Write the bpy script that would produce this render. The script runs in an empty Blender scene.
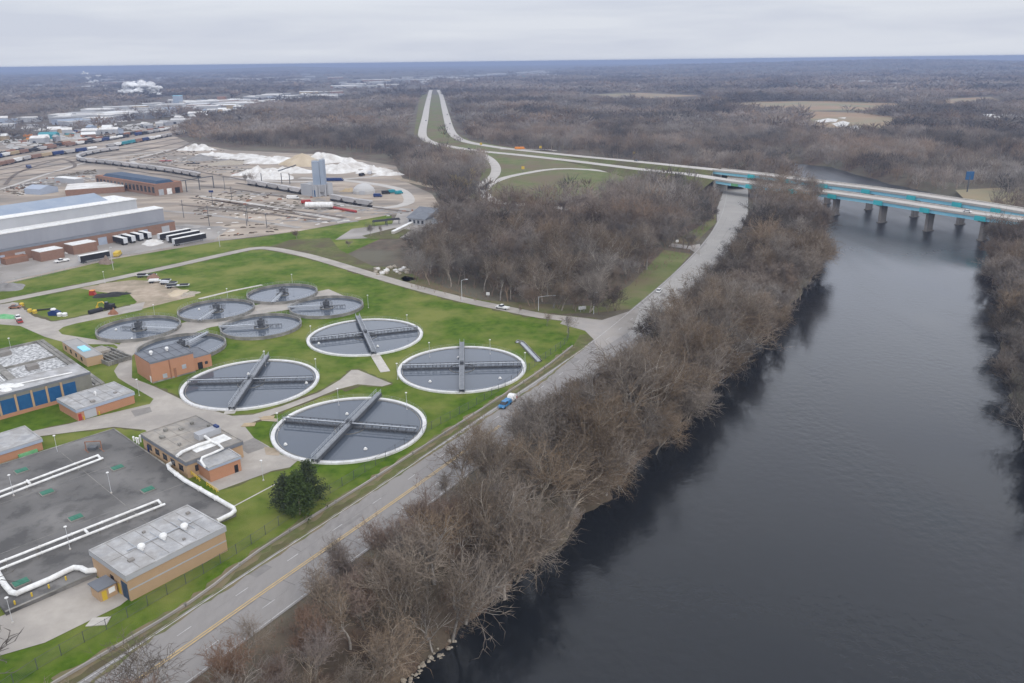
import bpy, math, random
import numpy as np
from mathutils import Vector, Matrix
random.seed(7); RNG = np.random.default_rng(11)
SC = bpy.context.scene; COL = SC.collection
PI = math.pi
# ------------------------------------------------------------------ camera
W, H = 1024, 683
FPX, PITCH, ROLL, CAMH = 803.67, math.radians(19.2214), math.radians(-0.6775), 95.0
cF = np.array([0, math.cos(PITCH), -math.sin(PITCH)])
_u = np.array([0, math.sin(PITCH), math.cos(PITCH)]); _r = np.array([1., 0, 0])
cR = math.cos(ROLL)*_r + math.sin(ROLL)*_u
cU = -math.sin(ROLL)*_r + math.cos(ROLL)*_u
def g(x, y, z=0.0):
    """survey a ground point of the site (metres) from where the photograph shows it"""
    d = cF + (x-W/2)/FPX*cR + (H/2-y)/FPX*cU
    t = (z-CAMH)/d[2]
    return Vector((d[0]*t, d[1]*t, z))
def gl(pts, z=0.0): return [g(p[0], p[1], z) for p in pts]
def inview(X, Y, Z, m=0.12):
    P = np.stack([X, Y, Z-CAMH], -1)
    d = P@cF; u = FPX*(P@cR)/d; v = -FPX*(P@cU)/d
    return (d > 0) & (np.abs(u) < W/2*(1+m)+30) & (v < H/2*(1+m)+60) & (v > -H/2*1.1)
cam = bpy.data.cameras.new('camera'); camo = bpy.data.objects.new('camera', cam); COL.objects.link(camo)
M3 = Matrix(((cR[0], cU[0], -cF[0]), (cR[1], cU[1], -cF[1]), (cR[2], cU[2], -cF[2])))
camo.matrix_world = Matrix.Translation((0, 0, CAMH)) @ M3.to_4x4()
cam.sensor_width = 36; cam.lens = FPX/W*36; cam.clip_start = 1; cam.clip_end = 90000
SC.camera = camo
# ------------------------------------------------------------------ materials
MATS = {}
def nodes(name):
    m = bpy.data.materials.new(name); m.use_nodes = True
    nt = m.node_tree; b = nt.nodes['Principled BSDF']
    MATS[name] = m
    return m, nt, b
def mat(name, c1, c2=None, scale=0.5, rough=0.85, bump=0.0, bscale=None, detail=6, spec=0.3, metal=0.0, c3=None, s3=0.05, stretch=None, rnd=0.0, contrast=(0.35, 0.65), rotz=0.0, attr=None):
    m, nt, b = nodes(name); N = nt.nodes; L = nt.links
    b.inputs['Roughness'].default_value = rough
    b.inputs['Specular IOR Level'].default_value = spec
    b.inputs['Metallic'].default_value = metal
    tc = N.new('ShaderNodeTexCoord'); mp = N.new('ShaderNodeMapping')
    L.new(tc.outputs['Object'], mp.inputs[0])
    if stretch: mp.inputs['Scale'].default_value = stretch
    mp.inputs['Rotation'].default_value = (0, 0, rotz)
    def noise(s, d=detail):
        n = N.new('ShaderNodeTexNoise'); n.inputs['Scale'].default_value = s; n.inputs['Detail'].default_value = d
        n.inputs['Roughness'].default_value = 0.62
        L.new(mp.outputs[0], n.inputs['Vector']); return n.outputs['Fac']
    def ramp(f, lo, hi):
        r = N.new('ShaderNodeMapRange'); r.inputs[1].default_value = lo; r.inputs[2].default_value = hi
        L.new(f, r.inputs[0]); return r.outputs[0]
    def mix(f, a, c):
        x = N.new('ShaderNodeMix'); x.data_type = 'RGBA'
        if isinstance(f, float): x.inputs[0].default_value = f
        else: L.new(f, x.inputs[0])
        for i, v in ((6, a), (7, c)):
            if isinstance(v, tuple): x.inputs[i].default_value = v+(1,)
            else: L.new(v, x.inputs[i])
        return x.outputs[2]
    col = c1
    if c2: col = mix(ramp(noise(scale), *contrast), c1, c2)
    if c3: col = mix(ramp(noise(s3, 4), 0.42, 0.62), col, c3)
    if rnd or attr:
        hv = N.new('ShaderNodeHueSaturation')
        if attr:
            a = N.new('ShaderNodeAttribute'); a.attribute_name = attr; src = a.outputs['Fac']
        else:
            oi = N.new('ShaderNodeObjectInfo'); src = oi.outputs['Random']
        r = N.new('ShaderNodeMapRange'); r.inputs[3].default_value = 1-rnd; r.inputs[4].default_value = 1+rnd
        L.new(src, r.inputs[0]); L.new(r.outputs[0], hv.inputs['Value'])
        r2 = N.new('ShaderNodeMath'); r2.operation = 'FRACT'
        r3 = N.new('ShaderNodeMath'); r3.operation = 'MULTIPLY'; r3.inputs[1].default_value = 7.3
        L.new(src, r3.inputs[0]); L.new(r3.outputs[0], r2.inputs[0])
        r4 = N.new('ShaderNodeMapRange'); r4.inputs[3].default_value = 0.5; r4.inputs[4].default_value = 1.12
        L.new(r2.outputs[0], r4.inputs[0]); L.new(r4.outputs[0], hv.inputs['Saturation'])
        if isinstance(col, tuple): hv.inputs['Color'].default_value = col+(1,)
        else: L.new(col, hv.inputs['Color'])
        col = hv.outputs[0]
    if isinstance(col, tuple): b.inputs['Base Color'].default_value = col+(1,)
    else: L.new(col, b.inputs['Base Color'])
    if bump:
        bn = N.new('ShaderNodeBump'); bn.inputs['Strength'].default_value = bump; bn.inputs['Distance'].default_value = 0.3
        L.new(noise(bscale or scale*3), bn.inputs['Height']); L.new(bn.outputs[0], b.inputs['Normal'])
    return m
def brickmat(name, c1, c2, mortar, s=3.0):
    m, nt, b = nodes(name); N = nt.nodes; L = nt.links
    b.inputs['Roughness'].default_value = 0.9
    tc = N.new('ShaderNodeTexCoord')
    n = N.new('ShaderNodeTexNoise'); n.inputs['Scale'].default_value = 0.7; n.inputs['Detail'].default_value = 8
    L.new(tc.outputs['Object'], n.inputs['Vector'])
    wv = N.new('ShaderNodeTexWave'); wv.bands_direction = 'Z'; wv.inputs['Scale'].default_value = s; wv.inputs['Distortion'].default_value = 0.2
    L.new(tc.outputs['Object'], wv.inputs['Vector'])
    x = N.new('ShaderNodeMix'); x.data_type = 'RGBA'; x.inputs[6].default_value = c1+(1,); x.inputs[7].default_value = c2+(1,); L.new(n.outputs['Fac'], x.inputs[0])
    y = N.new('ShaderNodeMix'); y.data_type = 'RGBA'; L.new(x.outputs[2], y.inputs[6]); y.inputs[7].default_value = mortar+(1,)
    r = N.new('ShaderNodeMapRange'); r.inputs[1].default_value = 0.75; r.inputs[2].default_value = 1; r.inputs[4].default_value = 0.45
    L.new(wv.outputs['Fac'], r.inputs[0]); L.new(r.outputs[0], y.inputs[0])
    L.new(y.outputs[2], b.inputs['Base Color'])
    return m
def watermat(name, col, rough, bs, bscale, dist=0.1, var=False):
    m, nt, b = nodes(name); N = nt.nodes; L = nt.links
    b.inputs['Base Color'].default_value = col+(1,); b.inputs['Roughness'].default_value = rough; b.inputs['IOR'].default_value = 1.333
    tc = N.new('ShaderNodeTexCoord')
    n = N.new('ShaderNodeTexNoise'); n.inputs['Scale'].default_value = bscale; n.inputs['Detail'].default_value = 5
    L.new(tc.outputs['Object'], n.inputs['Vector'])
    bn = N.new('ShaderNodeBump'); bn.inputs['Strength'].default_value = bs; bn.inputs['Distance'].default_value = dist
    L.new(n.outputs['Fac'], bn.inputs['Height']); L.new(bn.outputs[0], b.inputs['Normal'])
    if var:
        n2 = N.new('ShaderNodeTexNoise'); n2.inputs['Scale'].default_value = 0.02; n2.inputs['Detail'].default_value = 7; n2.inputs['Distortion'].default_value = 1.2
        mp = N.new('ShaderNodeMapping'); mp.inputs['Rotation'].default_value = (0, 0, 0.55); mp.inputs['Scale'].default_value = (1.6, 0.5, 1)
        L.new(tc.outputs['Object'], mp.inputs[0]); L.new(mp.outputs[0], n2.inputs['Vector'])
        r = N.new('ShaderNodeMapRange'); r.inputs[1].default_value = 0.4; r.inputs[2].default_value = 0.66; r.inputs[3].default_value = bs*0.5; r.inputs[4].default_value = bs*2.4
        L.new(n2.outputs['Fac'], r.inputs[0]); L.new(r.outputs[0], bn.inputs['Strength'])
        r = N.new('ShaderNodeMapRange'); r.inputs[1].default_value = 0.4; r.inputs[2].default_value = 0.66; r.inputs[3].default_value = rough*0.8; r.inputs[4].default_value = rough*1.5
        L.new(n2.outputs['Fac'], r.inputs[0])
        # the current runs choppier where it breaks round the bridge piers
        sx = N.new('ShaderNodeSeparateXYZ'); L.new(tc.outputs['Object'], sx.inputs[0]); ch = N.new('ShaderNodeMapRange'); ch.inputs[1].default_value = 380; ch.inputs[2].default_value = 450; ch.inputs[3].default_value = 0; ch.inputs[4].default_value = .24
        L.new(sx.outputs['Y'], ch.inputs[0]); ad = N.new('ShaderNodeMath'); ad.operation = 'ADD'; L.new(r.outputs[0], ad.inputs[0]); L.new(ch.outputs[0], ad.inputs[1]); L.new(ad.outputs[0], b.inputs['Roughness'])
    return m
mat('woodfloor', (0.050, 0.036, 0.026), (0.130, 0.092, 0.066), 0.15, 0.95, 0.6, 1.5, c3=(0.115, 0.105, 0.075), s3=0.02, detail=9)
mat('far_land', (0.040, 0.037, 0.033), (0.075, 0.066, 0.056), 0.012, 0.95, c3=(0.12, 0.105, 0.082), s3=0.0016, detail=10)
mat('grass', (0.045, 0.090, 0.006), (0.092, 0.145, 0.014), 0.3, 0.95, 0.5, 4, c3=(0.165, 0.18, 0.045), s3=0.04, detail=9, spec=0.1)
mat('verge', (0.085, 0.105, 0.03), (0.14, 0.135, 0.06), 0.35, 0.95, 0.35, 4, c3=(0.10, 0.085, 0.05), s3=0.06, detail=9, spec=0.1)
mat('meadow', (0.10, 0.125, 0.04), (0.155, 0.16, 0.07), 0.08, 0.95, 0.3, 2, c3=(0.15, 0.12, 0.075), s3=0.02, detail=9, spec=0.1)
mat('drygrass', (0.26, 0.17, 0.10), (0.30, 0.21, 0.13), 0.02, 0.95, detail=8, c3=(0.22, 0.2, 0.12), s3=0.008)
mat('ballast', (0.10, 0.088, 0.078), (0.16, 0.14, 0.12), 0.2, 0.95)
mat('yard', (0.24, 0.192, 0.15), (0.44, 0.37, 0.30), 0.05, 0.95, 0.3, 1, c3=(0.20, 0.175, 0.15), s3=0.022, stretch=(0.5, 1.3, 1), rotz=0.2, detail=12, contrast=(.36, .64))
mat('lot', (0.30, 0.28, 0.265), (0.36, 0.33, 0.30), 0.2, 0.95, c3=(0.24, 0.22, 0.2), s3=0.05, detail=9)
mat('dirt', (0.32, 0.255, 0.19), (0.42, 0.345, 0.27), 0.3, 0.95, 0.4, 2, c3=(0.24, 0.2, 0.14), s3=0.09, detail=9)
mat('asphalt', (0.205, 0.192, 0.184), (0.262, 0.246, 0.236), 0.6, 0.9, c3=(0.245, 0.23, 0.218), s3=0.03, detail=10, stretch=(1.4, .5, 1), rotz=-0.55)
mat('highway', (0.40, 0.375, 0.345), (0.46, 0.43, 0.40), 0.1, 0.9, detail=8)
mat('highwaydull', (0.29, 0.275, 0.258), (0.33, 0.315, 0.295), 0.1, 0.9, detail=8)
mat('pathway', (0.34, 0.31, 0.275), (0.40, 0.365, 0.325), 0.3, 0.92, c3=(0.29, 0.265, 0.24), s3=0.07, detail=9)
mat('roadpatch', (0.18, 0.17, 0.163), (0.225, 0.212, 0.203), 0.5, 0.92)
mat('tar', (0.135, 0.127, 0.12), None, rough=.9)
mat('barestrip', (0.16, 0.125, 0.075), (0.20, 0.165, 0.10), 0.4, 0.95, c3=(0.10, 0.11, 0.04), s3=0.2, detail=9)
mat('patch', (0.20, 0.185, 0.17), (0.24, 0.225, 0.21), 0.6, 0.92)
mat('concrete', (0.40, 0.375, 0.34), (0.50, 0.47, 0.43), 0.6, 0.9, detail=9)
mat('oldconcrete', (0.20, 0.19, 0.175), (0.30, 0.285, 0.26), 0.5, 0.9, detail=9, c3=(0.15, 0.145, 0.13), s3=0.2)
mat('pier', (0.17, 0.155, 0.14), (0.30, 0.27, 0.24), 0.25, 0.9, detail=9, stretch=(1, 1, .3))
mat('deckroof', (0.075, 0.072, 0.07), (0.225, 0.215, 0.205), 0.08, 0.8, c3=(0.105, 0.10, 0.096), s3=0.16, detail=12, contrast=(0.4, 0.6), rnd=0)
mat('white', (0.78, 0.78, 0.77), (0.58, 0.57, 0.55), 0.7, 0.7, detail=9)
mat('rimwhite', (0.70, 0.70, 0.71), (0.50, 0.49, 0.47), 0.6, 0.8, c3=(0.62, 0.61, 0.59), s3=0.3, detail=9)
mat('snow', (0.72, 0.71, 0.69), (0.46, 0.43, 0.40), 0.12, 0.9, 0.6, 0.4, detail=9)
mat('dullroof', (0.50, 0.49, 0.48), (0.38, 0.37, 0.36), 0.03, 0.8, detail=7)
mat('sand', (0.42, 0.34, 0.24), (0.50, 0.42, 0.31), 0.1, 0.95, detail=8)
mat('paint_yellow', (0.52, 0.36, 0.15), (0.38, 0.29, 0.17), 0.8, 0.8)
mat('paint_white', (0.5, 0.49, 0.48), (0.34, 0.33, 0.32), 0.6, 0.8)
mat('steel', (0.34, 0.36, 0.39), (0.42, 0.44, 0.47), 0.5, 0.5, metal=0.2)
mat('grating', (0.15, 0.16, 0.175), (0.22, 0.23, 0.25), 0.8, 0.6)
mat('darksteel', (0.06, 0.065, 0.075), (0.10, 0.105, 0.115), 0.5, 0.6)
mat('rust', (0.22, 0.10, 0.06), (0.30, 0.15, 0.09), 0.5, 0.9)
mat('metalroof', (0.28, 0.28, 0.285), (0.47, 0.465, 0.465), 0.3, 0.8, c3=(0.30, 0.29, 0.28), s3=0.25, detail=9)
mat('greyroof', (0.27, 0.265, 0.26), (0.36, 0.35, 0.345), 0.25, 0.85, c3=(0.32, 0.31, 0.30), s3=0.1, detail=9)
mat('tanroof', (0.28, 0.25, 0.215), (0.36, 0.33, 0.29), 0.3, 0.9, detail=9, c3=(0.20, 0.19, 0.18), s3=0.12)
mat('darkroof', (0.13, 0.14, 0.16), (0.17, 0.18, 0.20), 0.3, 0.8)
mat('fascia', (0.30, 0.34, 0.42), (0.34, 0.38, 0.45), 0.5, 0.6)
mat('taupe', (0.17, 0.165, 0.14), (0.20, 0.195, 0.165), 0.5, 0.8)
mat('bluepanel', (0.012, 0.075, 0.19), (0.02, 0.095, 0.22), 0.6, 0.45)
mat('cladding', (0.33, 0.335, 0.35), (0.38, 0.385, 0.40), 0.08, 0.7, stretch=(1, 1, 0.3))
mat('claddark', (0.25, 0.255, 0.28), (0.30, 0.305, 0.33), 0.08, 0.7, stretch=(1, 1, 0.3))
mat('blueroof', (0.23, 0.28, 0.355), (0.29, 0.33, 0.39), 0.1, 0.7)
mat('navyroof', (0.02, 0.045, 0.085), (0.03, 0.06, 0.11), 0.3, 0.6)
mat('turquoise', (0.04, 0.42, 0.46), (0.06, 0.5, 0.54), 0.2, 0.6)
mat('bridgeblue', (0.22, 0.60, 0.78), (0.36, 0.70, 0.82), 0.1, 0.6, stretch=(.4, .4, 1))
mat('glass', (0.03, 0.035, 0.045), None, rough=0.15, spec=0.6)
mat('rubber', (0.02, 0.02, 0.02), None, rough=0.8)
mat('blue', (0.02, 0.17, 0.38), None, rough=0.35, spec=0.5)
mat('navy', (0.01, 0.03, 0.12), None, rough=0.5)
mat('red', (0.32, 0.04, 0.035), None, rough=0.5)
mat('orange', (0.65, 0.22, 0.03), None, rough=0.5)
mat('yellow', (0.55, 0.38, 0.04), None, rough=0.5)
mat('teal', (0.02, 0.22, 0.26), None, rough=0.5)
mat('silver', (0.50, 0.51, 0.53), None, rough=0.4)
mat('black', (0.018, 0.018, 0.022), None, rough=0.6)
mat('tan', (0.42, 0.32, 0.20), (0.32, 0.25, 0.16), 0.5, 0.8)
mat('hatch', (0.02, 0.13, 0.085), (0.05, 0.18, 0.12), 1.5, 0.6)
mat('lime', (0.10, 0.34, 0.14), (0.2, 0.42, 0.22), 0.8, 0.7)
mat('hopper', (0.36, 0.34, 0.33), (0.46, 0.44, 0.43), 0.15, 0.7, rnd=0.15)
mat('stone', (0.28, 0.24, 0.19), (0.38, 0.34, 0.28), 0.8, 0.9)
mat('gravelpile', (0.20, 0.19, 0.185), (0.27, 0.26, 0.25), 0.3, 0.95)
mat('bark', (0.25, 0.21, 0.165), (0.42, 0.365, 0.30), 0.8, 0.95, rnd=0.25)
mat('twig', (0.135, 0.098, 0.066), (0.235, 0.182, 0.134), 0.25, 0.95, rnd=0.28, spec=0.1)
mat('twigred', (0.18, 0.115, 0.080), (0.23, 0.155, 0.115), 0.5, 0.95, rnd=0.2, spec=0.1)
mat('twigwood', (0.105, 0.085, 0.070), (0.205, 0.175, 0.148), 0.05, 0.95, attr='tint', rnd=0.6, c3=(0.17, 0.120, 0.085), s3=0.006, spec=0.1)
mat('willow', (0.27, 0.20, 0.065), (0.34, 0.25, 0.09), 0.4, 0.95, rnd=0.15, spec=0.1)
mat('needle', (0.032, 0.050, 0.018), (0.06, 0.085, 0.03), 0.8, 0.9, rnd=0.2, spec=0.15)
mat('foam', (0.20, 0.20, 0.20), (0.58, 0.58, 0.58), .9, 0.6, 0.5, 4, detail=10, contrast=(0.42, 0.58))
brickmat('brick', (0.36, 0.165, 0.085), (0.42, 0.20, 0.115), (0.45, 0.33, 0.24))
brickmat('tanbrick', (0.36, 0.235, 0.135), (0.42, 0.28, 0.165), (0.45, 0.36, 0.25))
brickmat('oldbrick', (0.16, 0.088, 0.062), (0.27, 0.15, 0.105), (0.26, 0.2, 0.16), 1.5)
watermat('tankwater', (0.078, 0.092, 0.115), 0.06, 0.08, 1.0, 0.05)
watermat('river', (0.012, 0.014, 0.017), 0.09, 0.40, 0.45, 0.12, var=True)
# ------------------------------------------------------------------ mesh builder
class MB:
    def __init__(s): s.v = []; s.f = []
    def quad(s, a, b, c, d):
        n = len(s.v); s.v += [tuple(a), tuple(b), tuple(c), tuple(d)]; s.f.append((n, n+1, n+2, n+3)); return s
    def poly(s, pts):
        n = len(s.v); s.v += [tuple(p) for p in pts]; s.f.append(tuple(range(n, n+len(pts)))); return s
    def hexa(s, b, t):
        """solid between two 4-point loops"""
        n = len(s.v); s.v += [tuple(p) for p in b]+[tuple(p) for p in t]; k = len(b)
        s.f.append(tuple(n+i for i in reversed(range(k)))); s.f.append(tuple(n+k+i for i in range(k)))
        for i in range(k):
            j = (i+1) % k; s.f.append((n+i, n+j, n+k+j, n+k+i))
        return s
    def box(s, x0, x1, y0, y1, z0, z1):
        return s.hexa([(x0, y0, z0), (x1, y0, z0), (x1, y1, z0), (x0, y1, z0)], [(x0, y0, z1), (x1, y0, z1), (x1, y1, z1), (x0, y1, z1)])
    def boxR(s, R, s0, s1, t0, t1, z0, z1):
        return s.hexa([R.p(s0, t0, z0), R.p(s1, t0, z0), R.p(s1, t1, z0), R.p(s0, t1, z0)], [R.p(s0, t0, z1), R.p(s1, t0, z1), R.p(s1, t1, z1), R.p(s0, t1, z1)])
    def profile(s, pts, y0, y1, M=None):
        """extrude an x-z outline along y"""
        return s.hexa([(p[0], y0, p[1]) for p in pts], [(p[0], y1, p[1]) for p in pts])
    def tube(s, pts, r, n=6, r1=None):
        pts = [Vector(p) for p in pts]; b = len(s.v); m = len(pts); r1 = r if r1 is None else r1
        for i, p in enumerate(pts):
            d = (pts[min(i+1, m-1)]-pts[max(i-1, 0)]).normalized()
            a = d.cross(Vector((0, 0, 1)))
            if a.length < 1e-3: a = Vector((1, 0, 0))
            a.normalize(); c = d.cross(a).normalized(); rr = r+(r1-r)*i/max(1, m-1)
            for k in range(n):
                t = 2*PI*k/n; s.v.append(tuple(p+a*math.cos(t)*rr+c*math.sin(t)*rr))
        for i in range(m-1):
            for k in range(n):
                j = (k+1) % n; s.f.append((b+i*n+k, b+i*n+j, b+(i+1)*n+j, b+(i+1)*n+k))
        s.f.append(tuple(b+k for k in reversed(range(n)))); s.f.append(tuple(b+(m-1)*n+k for k in range(n)))
        return s
    def lathe(s, c, prof, n=48, a0=0, a1=2*PI, closed=False):
        c = Vector(c); b = len(s.v); full = abs(a1-a0-2*PI) < 1e-6; m = n if full else n+1; k = len(prof)
        for i in range(m):
            t = a0+(a1-a0)*i/n
            for (r, z) in prof: s.v.append((c.x+r*math.cos(t), c.y+r*math.sin(t), c.z+z))
        for i in range(n):
            i2 = (i+1) % m
            for j in range(k if closed else k-1):
                j2 = (j+1) % k; s.f.append((b+i*k+j, b+i2*k+j, b+i2*k+j2, b+i*k+j2))
        return s
    def ball(s, c, r, sx=1, sy=1, sz=1, n=8, jit=0):
        b = len(s.v); rows = n//2+1
        for i in range(rows):
            ph = PI*i/(rows-1)
            for k in range(n):
                t = 2*PI*k/n; q = 1+random.uniform(-jit, jit)
                s.v.append((c[0]+r*sx*q*math.sin(ph)*math.cos(t), c[1]+r*sy*q*math.sin(ph)*math.sin(t), c[2]+r*sz*q*math.cos(ph)))
        for i in range(rows-1):
            for k in range(n):
                j = (k+1) % n; s.f.append((b+i*n+k, b+(i+1)*n+k, b+(i+1)*n+j, b+i*n+j))
        return s
    def mesh(s, name, off=None, smooth=False):
        me = bpy.data.meshes.new(name)
        v = s.v if off is None else [(a-off[0], b-off[1], c-off[2]) for a, b, c in s.v]
        me.from_pydata(v, [], s.f)
        if smooth:
            me.polygons.foreach_set('use_smooth', [True]*len(me.polygons))
        return me
    def build(s, name, m, parent=None, local=False, smooth=False):
        off = tuple(parent.location) if (parent is not None and not local) else None
        if parent is not None and not local:
            q = parent.parent
            while q is not None: off = tuple(off[i]+q.location[i] for i in range(3)); q = q.parent
        me = s.mesh(name, off, smooth); me.materials.append(MATS[m])
        o = bpy.data.objects.new(name, me); COL.objects.link(o)
        if parent is not None: o.parent = parent
        return o
def tag(o, label=None, cat=None, group=None, kind=None):
    if label: o['label'] = label
    if cat: o['category'] = cat
    if group: o['group'] = group
    if kind: o['kind'] = kind
    return o
def thing(name, label, cat, loc=(0, 0, 0), rz=0, group=None):
    o = bpy.data.objects.new(name, None); COL.objects.link(o); o.location = loc; o.rotation_euler = (0, 0, rz); o.empty_display_size = 0.5
    return tag(o, label, cat, group)
KIDS = {}
def copy_tree(o, parent=None):
    c = o.copy(); COL.objects.link(c); c.parent = parent
    for ch in KIDS.setdefault(o.name, list(o.children)): copy_tree(ch, c)
    return c
class Rect:
    def __init__(s, A, B, D):
        A, B, D = (Vector((q[0], q[1], 0)) for q in (A, B, D)); s.A = A; s.u = (B-A).normalized(); s.L = (B-A).length
        n = Vector((-s.u.y, s.u.x, 0)); w = (D-A).dot(n); s.v = n if w > 0 else -n; s.W = abs(w)
    def p(s, a, b, z=0): q = s.A+s.u*a+s.v*b; return Vector((q.x, q.y, z))
    def c(s, z=0): return s.p(s.L/2, s.W/2, z)
def rect_px(a, b, d, z): return Rect(g(*a, z), g(*b, z), g(*d, z))
def smooth_line(P, step=6.0):
    P = [Vector(p) for p in P]; out = []
    for i in range(len(P)-1):
        p0, p1, p2, p3 = P[max(i-1, 0)], P[i], P[i+1], P[min(i+2, len(P)-1)]
        n = max(2, int((p2-p1).length/step)); n = min(n, 60)
        for k in range(n):
            t = k/n
            out.append(0.5*((2*p1)+(p2-p0)*t+(2*p0-5*p1+4*p2-p3)*t*t+(3*p1-p0-3*p2+p3)*t**3))
    out.append(P[-1]); return out
def offsets(P, w):
    out = []
    for i, p in enumerate(P):
        d = P[min(i+1, len(P)-1)]-P[max(i-1, 0)]; d.z = 0; d.normalize(); out.append(p+Vector((d.y, -d.x, 0))*w)
    return out
def ribbon(mb, P, w0, w1, dz=0.0):
    A, B = offsets(P, w0), offsets(P, w1); up = Vector((0, 0, dz))
    n = len(mb.v)
    for a, b in zip(A, B): mb.v += [tuple(a+up), tuple(b+up)]
    for i in range(len(P)-1): mb.f.append((n+2*i, n+2*i+1, n+2*i+3, n+2*i+2))
    return mb
def resample(P, step):
    out = [P[0].copy()]; acc = 0
    for a, b in zip(P, P[1:]):
        L = (b-a).length; t = step-acc
        while t <= L:
            out.append(a+(b-a)*(t/L)); t += step
        acc = (acc+L) % step
    return out
def sheet(name, pts, z, m, kind='structure', raw=False):
    P = pts if raw else gl(pts)
    mb = MB(); mb.poly([(p.x, p.y, z) for p in P]); o = mb.build(name, m); tag(o, kind=kind)
    if o.data.polygons[0].normal.z < 0: o.data.flip_normals()
    return o
def inpoly(X, Y, poly):
    px = np.array([p[0] for p in poly]); py = np.array([p[1] for p in poly]); ins = np.zeros(X.shape, bool); j = len(px)-1
    for i in range(len(px)):
        with np.errstate(divide='ignore', invalid='ignore'):
            c = ((py[i] > Y) != (py[j] > Y)) & (X < (px[j]-px[i])*(Y-py[i])/(py[j]-py[i])+px[i])
        ins ^= c; j = i
    return ins
def segdist(X, Y, P, closed=False):
    d = np.full(X.shape, 1e9); n = len(P)
    for i in range(n if closed else n-1):
        a, b = P[i], P[(i+1) % n]; dx, dy = b[0]-a[0], b[1]-a[1]; l = dx*dx+dy*dy+1e-9
        t = np.clip(((X-a[0])*dx+(Y-a[1])*dy)/l, 0, 1)
        d = np.minimum(d, np.hypot(X-a[0]-t*dx, Y-a[1]-t*dy))
    return d
# ------------------------------------------------------------------ river and terrain
ZW = -5.0
RIV = [(300, 830), (395, 690), (425, 668), (457, 645), (483, 617), (514, 586), (553, 547), (586, 515), (617, 486), (647, 457), (675, 424), (702, 398), (735, 368), (765, 335), (795, 300), (812, 270), (822, 240), (826, 220), (820, 204),
       (806, 194), (797, 186), (790, 178), (787, 170), (792, 163), (830, 167), (895, 185), (945, 196), (988, 208), (990, 240), (996, 280), (1003, 330), (1016, 400), (1046, 480), (1110, 600), (1220, 830)]
RIVW = [g(x, y, ZW) for x, y in RIV]
def vnoise(X, Y, s, seed=0):
    x, y = X/s, Y/s; xi, yi = np.floor(x), np.floor(y); fx, fy = x-xi, y-yi; fx = fx*fx*(3-2*fx); fy = fy*fy*(3-2*fy)
    def h(a, b):
        q = np.sin(a*127.1+b*311.7+seed*74.7)*43758.5453; return q-np.floor(q)
    return (h(xi, yi)*(1-fx)+h(xi+1, yi)*fx)*(1-fy)+(h(xi, yi+1)*(1-fx)+h(xi+1, yi+1)*fx)*fy
def terrain(X, Y):
    d = segdist(X, Y, RIVW, True); ins = inpoly(X, Y, RIVW); sd = np.where(ins, -d, d)+(vnoise(X, Y, 14, 11)-.5)*5+(vnoise(X, Y, 5, 12)-.5)*2.5
    z = np.where(sd > 0, ZW*np.clip(1-sd/9.0, 0, 1)**1.1, ZW+np.clip(sd, -12, 0)*0.35)
    r = np.hypot(X, Y); k = np.clip((r-4200)/3000, 0, 1)
    hill = vnoise(X, Y, 900, 1)*9+vnoise(X, Y, 260, 2)*6+vnoise(X, Y, 90, 5)*5
    az = np.degrees(np.arctan2(X, Y))
    ridge = 54*np.exp(-((az-22)/11.0)**2)*np.exp(-((r-9500)/2600)**2)+24*np.exp(-((az-33)/6.0)**2)*np.exp(-((r-6500)/900)**2)
    ridge = ridge+50*np.exp(-((az+15)/3.5)**2)*np.exp(-((r-13000)/2500)**2)
    big = (0.35+0.65*vnoise(X, Y, 2300, 9))*np.clip((r-7000)/9000, 0, 1)*20
    far = k*(hill+ridge*(0.7+0.5*vnoise(X, Y, 1300, 4))+big)
    return z+far-np.where(r > 3000, (r-3000)**2/1.28e7, 0)
def build_terrain():
    rr = np.concatenate([[0.01], np.geomspace(60, 1200, 430), np.geomspace(1200, 30000, 230)[1:]])
    aa = np.radians(np.concatenate([np.arange(-42, 42, 0.24), np.arange(42, 318, 4.0)]))
    R_, A_ = np.meshgrid(rr, aa, indexing='ij'); X = R_*np.sin(A_); Y = R_*np.cos(A_); Z = terrain(X.ravel(), Y.ravel())
    nr, na = X.shape; V = np.stack([X.ravel(), Y.ravel(), Z], -1)
    i, j = np.meshgrid(np.arange(nr-1), np.arange(na), indexing='ij'); j2 = (j+1) % na
    F = np.stack([i*na+j, i*na+j2, (i+1)*na+j2, (i+1)*na+j], -1).reshape(-1, 4)
    return fastmesh('ground', V, F, 'woodfloor', True)
def fastmesh(name, V, F, m, smooth=False, attr=None):
    me = bpy.data.meshes.new(name); k = F.shape[1]
    me.vertices.add(len(V)); me.vertices.foreach_set('co', np.asarray(V, np.float32).ravel())
    me.loops.add(F.size); me.loops.foreach_set('vertex_index', F.astype(np.int32).ravel())
    me.polygons.add(len(F)); me.polygons.foreach_set('loop_start', np.arange(0, F.size, k, dtype=np.int32))
    me.polygons.foreach_set('loop_total', np.full(len(F), k, np.int32))
    if smooth: me.polygons.foreach_set('use_smooth', np.ones(len(F), bool))
    if attr is not None:
        a = me.attributes.new('tint', 'FLOAT', 'FACE'); a.data.foreach_set('value', np.asarray(attr, np.float32))
    me.update(calc_edges=True); me.materials.append(MATS[m])
    o = bpy.data.objects.new(name, me); COL.objects.link(o); return o
gr = build_terrain(); tag(gr, kind='structure'); gr.data.materials.append(MATS['far_land'])
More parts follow.
